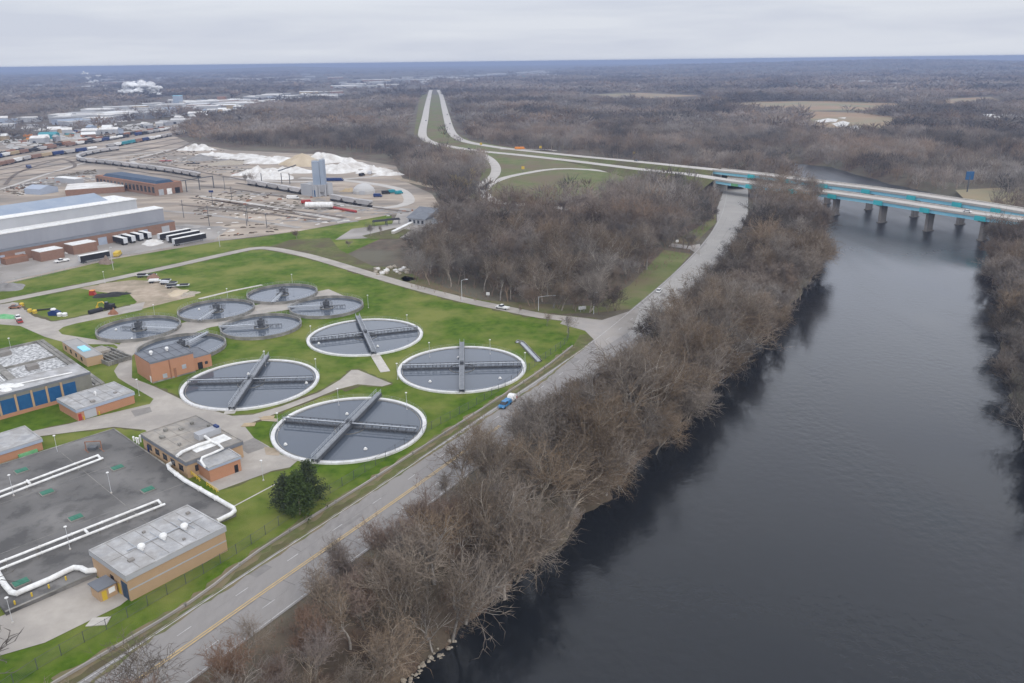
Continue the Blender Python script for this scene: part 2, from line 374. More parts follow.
_c = np.zeros(len(gr.data.vertices)*3, np.float32); gr.data.vertices.foreach_get('co', _c); _c = _c.reshape(-1, 3); _l = np.zeros(len(gr.data.loops), np.int32); gr.data.loops.foreach_get('vertex_index', _l); _v = _c[_l[::4]]; gr.data.polygons.foreach_set('material_index', (np.hypot(_v[:, 0], _v[:, 1]) > 4300).astype(np.int32))
if gr.data.polygons[200].normal.z < 0: gr.data.flip_normals()
rv = MB(); xs = [p.x for p in RIVW]; ys = [p.y for p in RIVW]
rv.poly([(min(xs)-30, min(ys)-10, ZW), (max(xs)+20, min(ys)-10, ZW), (max(xs)+20, max(ys)+20, ZW), (min(xs)-30, max(ys)+20, ZW)])
# water surface only where the bed lies under it
tag(rv.build('river_water', 'river'), kind='structure')
# ------------------------------------------------------------------ ground sheets
ROADC = [(20, 760), (150, 672), (277, 583), (404.6, 494.5), (500, 426), (560, 384), (608, 348), (650, 312), (690, 275), (716, 246), (731, 222), (736, 204), (737, 190), (737, 178)]
ROAD = smooth_line(gl(ROADC), 5)
NROAD = smooth_line(gl([(-70, 316), (0, 302), (15, 299), (60, 290), (101.6, 281.6), (178, 265), (228.5, 253.6), (262, 248), (300, 254), (330, 262), (356, 270), (397.6, 282.5), (430, 291.5), (466, 300.5), (500, 307.5), (539.5, 315.5), (575, 319.5), (612, 324)]), 5)
sheet('plant_lawn', [(-150, 860), (88, 684), (150, 640), (390, 481), (483, 421), (541, 383.5), (592, 341), (590, 330), (575, 321), (540, 316), (466, 301), (397, 283), (356, 271), (330, 262), (395, 232), (391, 214.6), (330, 226), (260, 237), (221, 241), (114, 259), (0, 285), (-120, 309), (-200, 420), (-300, 600)], 0.02, 'grass')
sheet('verge', [(-60, 790), (92, 684), (150, 641), (390, 483), (483, 422), (541, 384), (594, 340), (592, 333), (580, 335), (572.6, 347), (540, 370), (466, 419), (372.5, 479), (260, 550), (190, 604), (56, 683), (-120, 790)], 0.05, 'verge')
sheet('verge_north', [(262, 249), (300, 257), (330, 265), (356, 273), (397, 285), (420, 278), (400, 268), (372, 266), (340, 250), (330, 238), (290, 240)], 0.04, 'verge')
sheet('rail_yard_ground', [(-140, 330), (-80, 303), (0, 285), (114, 259), (221, 241), (300, 231), (391, 214.6), (425, 216), (440, 206), (432, 194), (404, 181), (396, 166), (330, 155), (230, 150), (190, 143), (170, 134), (200, 125), (262, 114), (250, 108), (160, 122), (60, 136), (-80, 152), (-260, 200)], 0.05, 'yard')
sheet('factory_lot', [(-80, 301), (0, 283.5), (114, 257.5), (215, 239), (230, 228), (185, 224), (-80, 262)], 0.08, 'lot')
sheet('hilltop_lot', [(335, 240), (395, 237), (440, 244), (452, 228), (448, 210), (400, 208), (392, 224), (352, 229)], 0.09, 'lot')
sheet('orange_grass_patch', [(362, 236), (395, 228), (412, 230), (398, 239), (370, 239)], 0.12, 'verge')
sheet('intersection_meadow', [(594, 313), (640, 308), (672, 275), (691, 254), (664, 250), (630, 285), (596, 306), (560, 305), (480, 300), (452, 290), (430, 281), (405, 276), (398, 280), (430, 289), (470, 299), (520, 309), (560, 314)], 0.04, 'meadow')
sheet('verge_corner', [(695, 243), (716, 223), (716, 214), (700, 226), (670, 244)], 0.04, 'meadow')
sheet('ramp_meadow', [(470, 198), (500, 203), (560, 200), (620, 196), (700, 185), (705, 170), (600, 158), (500, 146), (470, 140), (447, 128), (443, 95), (420, 94), (414, 135), (425, 143), (460, 152), (478, 160), (482, 175)], 0.04, 'meadow')
sheet('median_strip', [(431, 95), (439, 95), (446, 128), (452, 138), (470, 146), (450, 142), (434, 137)], 0.06, 'meadow')
sheet('dry_field', [(800, 111), (860, 113), (898, 117), (894, 130), (860, 133), (812, 129)], 0.3, 'drygrass')
sheet('dry_field_far', [(716, 104), (760, 101.5), (850, 101), (903, 104), (896, 110), (800, 111), (740, 109)], 0.3, 'drygrass')
for P_, m2 in (([(560, 96), (640, 93), (700, 96), (640, 99)], 'drygrass'), ([(905, 78), (1000, 77), (1010, 80), (920, 81)], 'meadow'), ([(720, 85), (800, 84), (820, 87), (740, 88)], 'drygrass'), ([(930, 100), (990, 97), (1000, 101), (950, 104)], 'drygrass'), ([(860, 94), (910, 93), (915, 96), (870, 97)], 'meadow')): sheet('far_field', P_, .5, m2)
sheet('dry_bank', [(955, 190), (1040, 186), (1060, 200), (1000, 206), (965, 200)], 0.1, 'drygrass')
for P_ in ([(815, 121), (828, 118.5), (838, 119.5), (836, 122), (822, 123)], [(832, 124), (843, 121), (850, 123), (846, 127), (838, 127.5)], [(846, 128), (856, 125), (860, 129), (852, 132)], [(838, 118), (846, 117.5), (845, 119)]): sheet('snow_patch', P_, 0.4, 'snow')
sheet('gravel_apron', [(96, 284), (134, 280), (163, 281.6), (180, 289), (196, 296), (170, 302), (142, 309), (122, 314), (137, 302), (127, 291.7), (101, 288)], 0.05, 'dirt')
sheet('dug_earth', [(78, 288), (100, 285), (128, 291), (120, 294), (100, 292)], 0.045, 'dirt')
lot = sheet('plant_paving', [(-60, 314), (0, 300.5), (19, 303), (32, 314), (53, 321.5), (76, 317), (130, 305), (145, 302), (142, 310), (130, 312.5), (76, 323.5), (63.5, 327), (58.4, 330.6), (62, 334.4), (104, 341), (124, 346), (140, 350), (132, 356), (132, 378), (153, 386), (192, 404.5), (232, 416), (253, 414.8), (281, 406.5), (319, 392.5), (340, 380), (351.5, 370), (358, 370), (391.5, 383.8), (382, 386.5), (357.6, 384.4), (336, 390), (306, 402), (262, 419), (244, 425.5), (254, 438), (268, 446), (281, 454.7), (298.5, 460), (290, 467.4), (272, 471), (259, 476), (218, 491), (190, 470), (145, 430), (114, 427), (42, 436), (-60, 462), (-60, 452), (38, 430), (68.6, 424), (91, 418), (150, 404), (153.6, 399), (126, 383), (118, 378), (114, 371), (122.5, 358.5), (124, 351), (114, 344.6), (70, 344), (45, 337), (20, 326), (-60, 320)], 0.06, 'pathway')
ring = smooth_line(gl([(118, 347), (150, 343), (185, 329), (205, 323), (232, 318.5), (256, 310), (275, 307), (293, 304), (315, 297), (336, 292.5)]), 4)
tag(ribbon(MB(), ring, -7, 7, 0.08).build('tank_service_path', 'pathway'), kind='structure')
tag(ribbon(MB(), gl([(199, 299), (232, 291), (262, 285)]), -1, 1, 0.07).build('footpath', 'concrete'), kind='structure')
for a, b in (((375, 355), (385.5, 372)), ((233, 408), (229, 414))):
    tag(ribbon(MB(), gl([a, b]), -1.6, 1.6, 0.09).build('footpath', 'concrete'), kind='structure')
tag(ribbon(MB(), gl([(214, 517), (280, 482)]), -.2, .2, 0.06).build('footpath', 'concrete'), kind='structure')
sheet('paving_patch', [(254, 438), (268, 447), (248, 454), (236, 446)], 0.09, 'patch')
sheet('paving_patch', [(166, 428), (182, 420), (206, 424), (196, 433), (178, 434)], 0.09, 'patch')
sheet('paving_patch', [(131, 411), (150, 407), (152, 412), (135, 417)], 0.09, 'patch')
sheet('concrete_pad', [(-60, 690), (0, 656), (45, 643), (120, 606), (129, 599), (94, 576), (0, 617), (-60, 642)], 0.09, 'pathway')
sheet('bare_earth_patch', [(264, 447), (282, 449), (279, 456), (266, 455)], 0.1, 'dirt')
sheet('bare_earth_patch', [(258, 417), (278, 419), (277, 422), (262, 421)], 0.1, 'dirt')
sheet('bare_earth_patch', [(333, 383), (352, 372), (362, 386), (345, 392)], 0.05, 'verge')
# white-painted pads etc beside the riverside road: markings
rb = MB(); ribbon(rb, ROAD, -7.9, 7.9, 0.10); tag(rb.build('riverside_road', 'asphalt'), kind='structure')
nb = MB(); ribbon(nb, NROAD, -3.1, 3.1, 0.09); tag(nb.build('plant_road', 'pathway'), kind='structure')
sheet('road_junction', [(566, 317), (600, 321), (640, 308), (632, 330), (597, 352), (594, 340), (585, 331), (560, 324)], 0.125, 'lot')
sheet('side_street', [(668, 246.5), (690, 249.5), (700, 256), (700, 244), (690, 246), (672, 243.5)], 0.12, 'lot')
sheet('road_widening', [(622, 324), (640, 307), (692, 258), (704, 246), (717, 222), (717, 209), (723.5, 190.5), (748, 190.5), (748, 214), (738, 234), (700, 279), (664, 314), (632, 341)], 0.118, 'highwaydull')
mk = MB()
for o_ in (-7.35, 7.35): ribbon(mk, ROAD, o_-0.1, o_+0.1, 0.13)
for o_ in (-3.6, 3.6):
    D = resample(ROAD[:int(len(ROAD)*.62)], 1.0)
    for i in range(3, len(D)-5, 13): ribbon(mk, D[i:i+4], o_-0.09, o_+0.09, 0.134)
tag(mk.build('white_road_markings', 'paint_white'), kind='structure')
mk = MB(); ncut = next(i for i, p in enumerate(ROAD) if p.y > g(500, 426).y)
ribbon(mk, ROAD[:ncut], -0.42, -0.14, 0.138); ribbon(mk, ROAD[:ncut], 0.14, 0.42, 0.138)
tag(mk.build('yellow_road_markings', 'paint_yellow'), kind='structure')
def ragged(P, w, z, m_, name, jit=.6, closed=False):
    P = [Vector((p.x, p.y, 0)) for p in P]; P = resample(P+([P[0]] if closed else []), 1.7); A, B = offsets(P, -w), offsets(P, w); mb = MB(); rj = random.Random(len(P))
    for p, a, b in zip(P, A, B):
        ka, kb = rj.uniform(1-jit, 1+jit), rj.uniform(1-jit, 1+jit); a = p+(a-p)*ka; b = p+(b-p)*kb; mb.v += [(a.x, a.y, z), (b.x, b.y, z)]
    for i in range(len(P)-1): mb.f.append((2*i, 2*i+1, 2*i+3, 2*i+2))
    return tag(mb.build(name, m_), kind='structure')
ragged(NROAD, 4.1, .07, 'verge', 'worn_verge', .3)
ragged(smooth_line(gl([(56, 683), (190, 603.5), (260, 551), (372.5, 480), (466, 420), (540, 371.5), (572.6, 346.5)]), 6), 1.3, .062, 'barestrip', 'worn_verge', .5)
ragged([p for p in gl([(19, 303), (32, 314), (53, 321.5), (76, 317), (130, 305)])], .8, .065, 'verge', 'worn_verge', .6)
ragged([p for p in gl([(153, 386), (192, 404.5), (232, 416), (253, 414.8), (281, 406.5), (319, 392.5), (340, 380), (351.5, 370), (358, 370), (391.5, 383.8), (382, 386.5), (357.6, 384.4), (336, 390), (306, 402), (262, 419), (244, 425.5)])], .9, .055, 'verge', 'worn_verge', .7)
ragged([p for p in gl([(290, 467.4), (272, 471), (259, 476), (218, 491)])], .7, .055, 'verge', 'worn_verge', .7)
ragged([p for p in gl([(91, 418), (68.6, 424), (38, 430)])], .6, .055, 'verge', 'worn_verge', .7); ragged([p for p in gl([(42, 436), (114, 427), (145, 430)])], .6, .055, 'verge', 'worn_verge', .7)
ragged([p for p in gl([(86, 688), (150, 639), (390, 480), (483, 420), (541, 382.5), (590, 343)])], .45, .108, 'barestrip', 'road_shoulder_dirt', .8)
rs = MB(); rk = random.Random(31); Dn = resample(ROAD[:int(len(ROAD)*.72)], 1.0)
for i in range(4, len(Dn)-4):
    if rk.random() < .10:
        d_ = (Dn[i+1]-Dn[i]).normalized(); n_ = Vector((d_.y, -d_.x, 0)); a_ = rk.choice((-7.2, -3.6, 0, 3.6)); p, q = Dn[i]+n_*a_, Dn[i]+n_*(a_+3.6)+d_*rk.uniform(-.4, .4); rs.quad(*[v+Vector((0, 0, .126)) for v in (p, q, q+d_*.09, p+d_*.09)])
for o_ in (-3.75, .6, 3.45):
    i = 0
    while i < len(Dn)-12:
        L_ = rk.randint(5, 30); ribbon(rs, Dn[i:i+L_], o_+rk.uniform(-.05, .05), o_+.07, .125); i += L_+rk.randint(2, 14)
tag(rs.build('road_tar_seams', 'tar'), kind='structure')
rs = MB()
for k in range(14):
    i = rk.randint(2, len(Dn)-12); L_ = rk.randint(2, 7); a_ = rk.choice((-7.0, -3.4, .6, 3.9)); ribbon(rs, Dn[i:i+L_+1], a_+rk.uniform(0, .5), a_+rk.uniform(1.2, 3.0), .1225)
tag(rs.build('road_patches', 'roadpatch'), kind='structure')
# ------------------------------------------------------------------ freeway
ZD = 9.3
def zprof(x): return ZD*min(1, max(0, (x-560)/130.0))**1.2 if x < 690 else ZD
def hw(pts): return smooth_line([g(x, y, zprof(x)) for x, y in pts], 12)
HL = hw([(431, 90), (429.5, 95), (427, 107), (425, 118.6), (422.5, 131), (424, 138), (435, 143.5), (458.6, 148), (482, 151.4), (517, 154.8), (564, 160), (605, 165), (649, 170.4), (690, 174.5), (735, 181.5), (760.6, 184.5), (821, 191.5), (881.5, 199.5), (935, 207.8), (992, 216), (1070, 226)])
HR = hw([(438, 90), (441, 95), (444, 107), (447, 118.6), (450.5, 130), (456, 137), (467.4, 142), (496.7, 147.3), (532, 151.4), (581.6, 156.5), (634.4, 161.5), (693, 167.5), (717, 170), (764, 175), (814, 181.7), (881.5, 190), (965.5, 202), (1016, 210), (1070, 219)])
xo0 = g(705, 177, ZD).x
iL = next(i for i, p in enumerate(HL) if p.x > g(707, 177, ZD).x and p.y < 700); iR = next(i for i, p in enumerate(HR) if p.x > g(712, 169, ZD).x and p.y < 760)
def roadway(P, name, w=6.0):
    mb = MB(); ribbon(mb, P, -w, w, 0.16); tag(mb.build(name, 'highway'), kind='structure')
    e = MB(); A = []
    for i in range(len(P)-1):
        p, q = P[i], P[i+1]
        if max(p.z, q.z) < 0.1: continue
    secs = []
    for sgn in (-1, 1):
        I = offsets(P, sgn*(w+1)); O = [a+(a-p).normalized()*(2.0*p.z) for a, p in zip(I, P)]
        n = len(e.v)
        for a, b, p in zip(I, O, P): e.v += [(a.x, a.y, p.z+0.09), (b.x, b.y, 0.0)]
        for i in range(len(P)-1): e.f.append((n+2*i, n+2*i+1, n+2*i+3, n+2*i+2))
    ribbon(e, P, -(w+1), w+1, 0.09)
    tag(e.build(name+'_embankment', 'verge'), kind='structure')
roadway(HL[:iL+1], 'freeway_carriageway'); roadway(HR[:iR+1], 'freeway_carriageway')
RAMP = hw([(478, 153), (485, 156), (492, 161), (496, 168), (494, 176), (486, 182), (481, 188), (486, 196), (500, 203), (540, 206), (600, 209)])
RAMP2 = hw([(484, 190), (492, 183), (508, 177), (530, 172.5), (556, 169), (590, 168), (650, 170)])
BUSRD = hw([(500, 149), (520, 149.5), (545, 149.5), (556, 151)])
for P_, w_ in ((RAMP, 4.5), (RAMP2, 4.0), (BUSRD, 3.0)):
    tag(ribbon(MB(), [Vector((p.x, p.y, 0)) for p in P_], -w_, w_, 0.14).build('freeway_ramp', 'highway'), kind='structure')
TRACKWAY = gl([(345, 230), (330, 235), (300, 240)])
for P_, w_, m_ in (([(330, 203), (360, 206), (385, 208), (408, 203), (405, 193), (390, 187), (350, 181), (300, 178)], 4, 'highway'), ([(395, 178), (420, 184), (440, 188), (450, 185)], 4, 'dirt'),
                   ([(200, 196), (260, 205), (320, 216), (350, 222)], 2.2, 'highway'), ([(120, 208), (200, 214), (260, 222), (300, 228)], 2.5, 'lot'), ([(170, 150), (150, 155), (132, 160), (140, 166)], 2.5, 'highway'),
                   ([(0, 190), (60, 170), (100, 160), (180, 148)], 2.0, 'highway'), ([(230, 178), (300, 182), (380, 176)], 3, 'highway')):
    tag(ribbon(MB(), smooth_line(gl(P_), 8), -w_, w_, 0.16).build('yard_track', m_), kind='structure')
def bridge(P, label):
    o = thing('river_bridge', label, 'bridge', tuple(P[0]))
    mb = MB(); A, B = offsets(P, -6.6), offsets(P, 6.6)
    n = len(mb.v)
    for a, b in zip(A, B):
        for q, z in ((a, -.45), (a, 0.15), (b, 0.15), (b, -.45)): mb.v.append((q.x, q.y, q.z+z))
    for i in range(len(P)-1):
        for k in range(4): mb.f.append((n+4*i+k, n+4*i+(k+1) % 4, n+4*i+4+(k+1) % 4, n+4*i+4+k))
    mb.build('deck', 'highway', o)
    for s in (-1, 1):
        q = MB(); A, B = offsets(P, s*6.25), offsets(P, s*6.6); n = 0
        for a, b in zip(A, B):
            for c_, z in ((a, .153), (a, 1.0), (b, 1.0), (b, .153)): q.v.append((c_.x, c_.y, c_.z+z))
        for i in range(len(P)-1):
            for k in range(4): q.f.append((4*i+k, 4*i+(k+1) % 4, 4*i+4+(k+1) % 4, 4*i+4+k))
        q.build('parapet', 'concrete', o)
    for s in (-5.6, -2, 2, 5.6):
        q = MB(); A, B = offsets(P, s-.25), offsets(P, s+.25)
        for a, b in zip(A, B):
            for c_, z in ((a, -2.5), (a, -.453), (b, -.453), (b, -2.5)): q.v.append((c_.x, c_.y, c_.z+z))
        for i in range(len(P)-1):
            for k in range(4): q.f.append((4*i+k, 4*i+(k+1) % 4, 4*i+4+(k+1) % 4, 4*i+4+k))
        q.build('girder', 'bridgeblue' if abs(s) > 3 else 'steel', o)
    return o
BL = [p for p in HL[iL:]]; BR = [p for p in HR[iR:]]
bl = bridge(BL, 'nearer of the two parallel turquoise girder bridges over the river'); br_ = bridge(BR, 'farther of the two parallel turquoise girder bridges, upstream of the nearer one')
def at_px(P, x):
    best = None
    for a, b in zip(P, P[1:]):
        for t in np.linspace(0, 1, 12):
            q = a+(b-a)*t; v = Vector((q.x, q.y, q.z-CAMH)); u = W/2+FPX*v.dot(Vector(cR))/v.dot(Vector(cF))
            if best is None or abs(u-x) < best[0]: best = (abs(u-x), q, (b-a).normalized())
    return best[1], best[2]
def add_pier(P, x, o, top=-3.3):
    q, d = at_px(P, x); n = Vector((d.y, -d.x, 0)); mb = MB()
    for s in (-3.6, 0, 3.6):
        pass
    def lp(w, l, z): return [q+n*w+d*l+Vector((0, 0, z-q.z)), q+n*w-d*l+Vector((0, 0, z-q.z)), q-n*w-d*l+Vector((0, 0, z-q.z)), q-n*w+d*l+Vector((0, 0, z-q.z))]
    mb.hexa(lp(2.6, 1.0, ZW-2), lp(3.0, .9, q.z+top)); mb.hexa(lp(3.4, 1.5, ZW-2), lp(3.4, 1.5, ZW+.6))
    mb.hexa(lp(6.1, 1.1, q.z+top+.003), lp(6.1, 1.1, q.z-2.51))
    mb.build('pier', 'pier', o)
    for s in (-1, 1):
        mb = MB(); Pq = [q-d*3.2, q+d*3.2]
        a = n*(s*6.62); mb.hexa([p+a+Vector((0, 0, z)) for p, z in ((Pq[0], -2.6), (Pq[1], -2.6), (Pq[1], 0.2), (Pq[0], 0.2))], [p+a+n*(s*.12)+Vector((0, 0, z)) for p, z in ((Pq[0], -2.6), (Pq[1], -2.6), (Pq[1], 0.2), (Pq[0], 0.2))])
        mb.build('fascia_panel', 'turquoise', o)
for x in (754, 796, 838, 884, 932, 986): add_pier(BL, x, bl)
for x in (757, 792, 829, 872, 917, 963, 1004): add_pier(BR, x, br_)
# abutments of the road underpass
for (P, o) in ((BL, bl), (BR, br_)):
    q, d = P[0], (P[1]-P[0]).normalized(); n = Vector((d.y, -d.x, 0)); mb = MB()
    mb.hexa([q+n*7-d*1.5+Vector((0, 0, -q.z)), q+n*7+d*.3+Vector((0, 0, -q.z)), q-n*7+d*.3+Vector((0, 0, -q.z)), q-n*7-d*1.5+Vector((0, 0, -q.z))], [q+n*7-d*1.5+Vector((0, 0, -.46)), q+n*7+d*.3+Vector((0, 0, -.46)), q-n*7+d*.3+Vector((0, 0, -.46)), q-n*7-d*1.5+Vector((0, 0, -.46))])
    mb.build('abutment', 'concrete', o)
# ------------------------------------------------------------------ clarifier tanks
def railing(mb, pts, h=1.1, r=0.035, post=2.2, closed=False):
    P = [Vector(p) for p in pts]+([Vector(pts[0])] if closed else [])
    for z in (h, h*0.55): mb.tube([p+Vector((0, 0, z)) for p in P], r, 3)
    for p in resample(P, post): mb.tube([p, p+Vector((0, 0, h))], r, 3)
def circ(c, r, z, n=64, a0=0, a1=2*PI): return [Vector((c[0]+r*math.cos(a0+(a1-a0)*i/n), c[1]+r*math.sin(a0+(a1-a0)*i/n), z)) for i in range(n)]
def truss(mb, a, b, w=0.45, z0=-.1, z1=1.0, r=0.07, n=14):
    a, b = Vector(a), Vector(b); d = (b-a).normalized(); s = Vector((d.y, -d.x, 0))*w
    for sg in (-1, 1):
        for z in (z0, z1): mb.tube([a+s*sg+Vector((0, 0, z)), b+s*sg+Vector((0, 0, z))], r, 4)
        for i in range(n):
            p, q = a+(b-a)*(i/n), a+(b-a)*((i+1)/n)
            mb.tube([p+s*sg+Vector((0, 0, z0)), q+s*sg+Vector((0, 0, z1 if i % 2 == 0 else z0))], r*.7, 3)
            mb.tube([q+s*sg+Vector((0, 0, z0)), q+s*sg+Vector((0, 0, z1))], r*.7, 3)
def big_tank(px, rx, bridge_px, arm_px, label, R=21.0):
    c0 = g(*px, 0.5); c = Vector((c0.x, c0.y, 0)); o = thing('clarifier_tank', label, 'water tank', tuple(c), 0, 'four large clarifier tanks with white rims')
    zt = 0.55
    MB().lathe(c, [(R-1.05, -.7), (R-1.05, zt), (R, zt), (R, -.3)], 96).build('rim', 'rimwhite', o)
    MB().lathe(c, [(R-1.7, -.6), (R-1.7, zt-.25), (R-1.5, zt-.25), (R-1.5, -.6)], 96).build('weir', 'oldconcrete', o)
    w = MB(); w.poly(circ(c, R-1.06, 0.2, 96)); w.build('water', 'tankwater', o)
    r = MB(); railing(r, circ(c, R+.15, zt-.3, 60), 1.1, .025, 3, True); r.build('railing', 'steel', o)
    a, b = g(*bridge_px[0], 1.2), g(*bridge_px[1], 1.2); d = (b-a); d.z = 0; d.normalize(); s = Vector((d.y, -d.x, 0))
    A, B = c-d*(R+.8)+Vector((0, 0, 1.7)), c+d*(R+.8)+Vector((0, 0, 1.7))
    m = MB(); m.hexa([A-s*.75, B-s*.75, B+s*.75, A+s*.75], [q+Vector((0, 0, .12)) for q in (A-s*.75, B-s*.75, B+s*.75, A+s*.75)])
    for sg in (-1, 1):
        p, q = A+s*sg*.76, B+s*sg*.76; gd = gd if sg > 0 else MB(); gd.hexa([p-Vector((0, 0, 1.0)), q-Vector((0, 0, 1.0)), q+s*sg*.1-Vector((0, 0, 1.0)), p+s*sg*.1-Vector((0, 0, 1.0))], [p, q, q+s*sg*.1, p+s*sg*.1])
    gd.build('girder', 'darksteel', o); wk = m.build('walkway', 'grating', o)
    r = MB()
    for sg in (-1, 1): railing(r, [A+s*sg*.72+Vector((0, 0, .12)), B+s*sg*.72+Vector((0, 0, .12))], 1.1, .045, 1.8)
    r.build('handrail', 'steel', wk)
    f = MB(); f.lathe(c, [(4.0, -.4), (4.0, .35), (4.15, .35), (4.15, -.4)], 40); f.build('feedwell', 'oldconcrete', o)
    q = MB(); q.box(c.x-.7, c.x+.7, c.y-.7, c.y+.7, 1.83, 2.7); q.tube([c+Vector((0, 0, -.5)), c+Vector((0, 0, 1.2))], .6, 10); q.build('drive_unit', 'darksteel', o)
    a, b = g(*arm_px[0], .3), g(*arm_px[1], .3); d = (b-a); d.z = 0; d.normalize()
    for sg in (-1, 1):
        t = MB(); truss(t, c+d*sg*1.0, c+d*sg*(R-1.6), .9, .15, 2.0, .09, 15)
        e0, e1, s_ = c+d*sg*1.0, c+d*sg*(R-1.6), Vector((d.y, -d.x, 0)); t.hexa([e0+s_*.3+Vector((0, 0, .21)), e1+s_*.3+Vector((0, 0, .21)), e1-s_*.3+Vector((0, 0, .21)), e0-s_*.3+Vector((0, 0, .21))], [e0+s_*.3+Vector((0, 0, .75)), e1+s_*.3+Vector((0, 0, .75)), e1-s_*.3+Vector((0, 0, .75)), e0-s_*.3+Vector((0, 0, .75))]); t.build('scraper_arm', 'darksteel', o)  # solid dark beam low in the arm stands in for its black water reflection
        t = MB(); t.hexa([e0+s_*.8+Vector((0, 0, 2.0)), e1+s_*.8+Vector((0, 0, 2.0)), e1+s_*.35+Vector((0, 0, 2.0)), e0+s_*.35+Vector((0, 0, 2.0))], [e0+s_*.8+Vector((0, 0, 2.12)), e1+s_*.8+Vector((0, 0, 2.12)), e1+s_*.35+Vector((0, 0, 2.12)), e0+s_*.35+Vector((0, 0, 2.12))]); t.build('arm_catwalk', 'steel', o)
        t = MB(); truss(t, c+Matrix.Rotation(.5, 3, 'Z')@d*sg*1.0, c+Matrix.Rotation(.5, 3, 'Z')@d*sg*4.2, .3, -.1, .6, .05, 4); t.build('scraper_arm', 'darksteel', o)
    return o, c
R0 = 21.0
TA = big_tank((365.3, 335.8), 0, [(358.4, 317.8), (375, 354)], [(310.8, 343), (420, 331)], 'large white-rimmed round tank farthest from the camera, nearest the small tanks')
TB = big_tank((462, 367.5), 0, [(462.8, 344.6), (462.8, 391.5)], [(399.5, 371.5), (524.8, 368.4)], 'large white-rimmed round tank nearest the road junction, with a straight up-and-down walkway')
TC = big_tank((251, 382.5), 0, [(233, 407), (267, 357)], [(187, 384.5), (316.9, 381.4)], 'large white-rimmed round tank beside the orange brick building with dark roof')
TD = big_tank((349.8, 427), 0, [(317, 459), (377.8, 396)], [(282.9, 423), (420.8, 434.5)], 'large white-rimmed round tank nearest the camera, just behind the dark pine trees')
ISEEN = []
def small_tank(c, wk_px, label, R=15.0):
    c = Vector((c[0], c[1], 0)); o = thing('settling_tank', label, 'water tank', tuple(c), 0, 'six smaller settling tanks with grey rims'); zt = 1.25; ISEEN.append(c)
    MB().lathe(c, [(R-.45, -1.5), (R-.45, zt), (R, zt), (R, -.3)], 80).build('wall', 'oldconcrete', o)
    w = MB(); w.poly(circ(c, R-.46, 0.2, 80)); w.build('water', 'tankwater', o)
    r = MB(); railing(r, circ(c, R-.2, zt, 48), 1.1, .03, 2.4, True); r.build('railing', 'steel', o)
    p = g(*wk_px, .8); d = p-c; d.z = 0; d.normalize(); s = Vector((d.y, -d.x, 0))
    A, B = c-d*2.5+Vector((0, 0, 1.4)), c+d*(R+.5)+Vector((0, 0, 1.4)); m = MB()
    m.hexa([A-s*.6, B-s*.6, B+s*.6, A+s*.6], [q+Vector((0, 0, .15)) for q in (A-s*.6, B-s*.6, B+s*.6, A+s*.6)])
    for sg in (-1, 1): m.tube([A+s*sg*.6-Vector((0, 0, .3)), B+s*sg*.6-Vector((0, 0, .3))], .12, 4)
    wk = m.build('walkway', 'steel', o); r = MB()
    for sg in (-1, 1): railing(r, [A+s*sg*.6+Vector((0, 0, .15)), B+s*sg*.6+Vector((0, 0, .15))], 1.1, .04, 1.5)
    r.build('handrail', 'steel', wk)
    f = MB(); f.lathe(c, [(2.6, -.1), (2.6, .6), (2.75, .6), (2.75, -.1)], 28); f.build('feedwell', 'oldconcrete', o)
    q = MB(); q.box(c.x-1.1, c.x+1.1, c.y-1.1, c.y+1.1, 1.56, 3.2); q.tube([c+Vector((0, 0, -.1)), c+Vector((0, 0, 1.4))], 1.2, 10); q.box(c.x-.4, c.x+.4, c.y-.4, c.y+.4, 3.2, 4.0)
    railing(q, circ(c, 2.4, 1.55, 12), 1.1, .05, 1.2, True); q.build('drive_unit', 'darksteel', o)
    t = MB(); truss(t, c-d*1.0, c-d*7.5, .5, .1, 1.0, .08, 6); t.build('scraper_arm', 'darksteel', o)
for c, wp, lb in (((-141.8, 290.9), (181, 330), 'small round tank farthest left, with its walkway to the right'), ((-120.2, 313.9), (200, 321), 'small round tank second from the left in the back row'), ((-99.6, 337.5), (273, 303), 'small round tank at the far end, nearest the plant road'),
                  ((-76, 316.8), (292, 308), 'small round tank nearest the farthest large tank'), ((-95.6, 292), (219, 328), 'small round tank in the middle of the front row'), ((-116.9, 268.4), (205, 335), 'small round tank partly hidden behind the brick building with dark roof')):
    small_tank(c, wp, lb)
# small round white fixtures on the tank water, modelled as floats
fl = thing('tank_fixture', 'small white round fixture in tank water', 'buoy', (0, 0, 0), 0, 'white round fixtures in the tank water')
MB().ball((0, 0, .25), .38, n=10).build('float', 'white', fl); MB().lathe((0, 0, 0), [(.5, .0), (.5, .12), (.1, .12)], 12).build('collar', 'white', fl)
first = True
for (x, y) in ((347, 414), (285.5, 444.5), (365.5, 449), (248.4, 374), (306.4, 383), (318.8, 343.5), (377.7, 346.3), (458.4, 357.5), (430, 381.6), (500, 378.3), (116, 329.7), (132, 339), (199, 309.4), (225, 318.5), (277, 300)):
    o = fl if first else copy_tree(fl); first = False; p = g(x, y, .3); o.location = (p.x, p.y, .21)
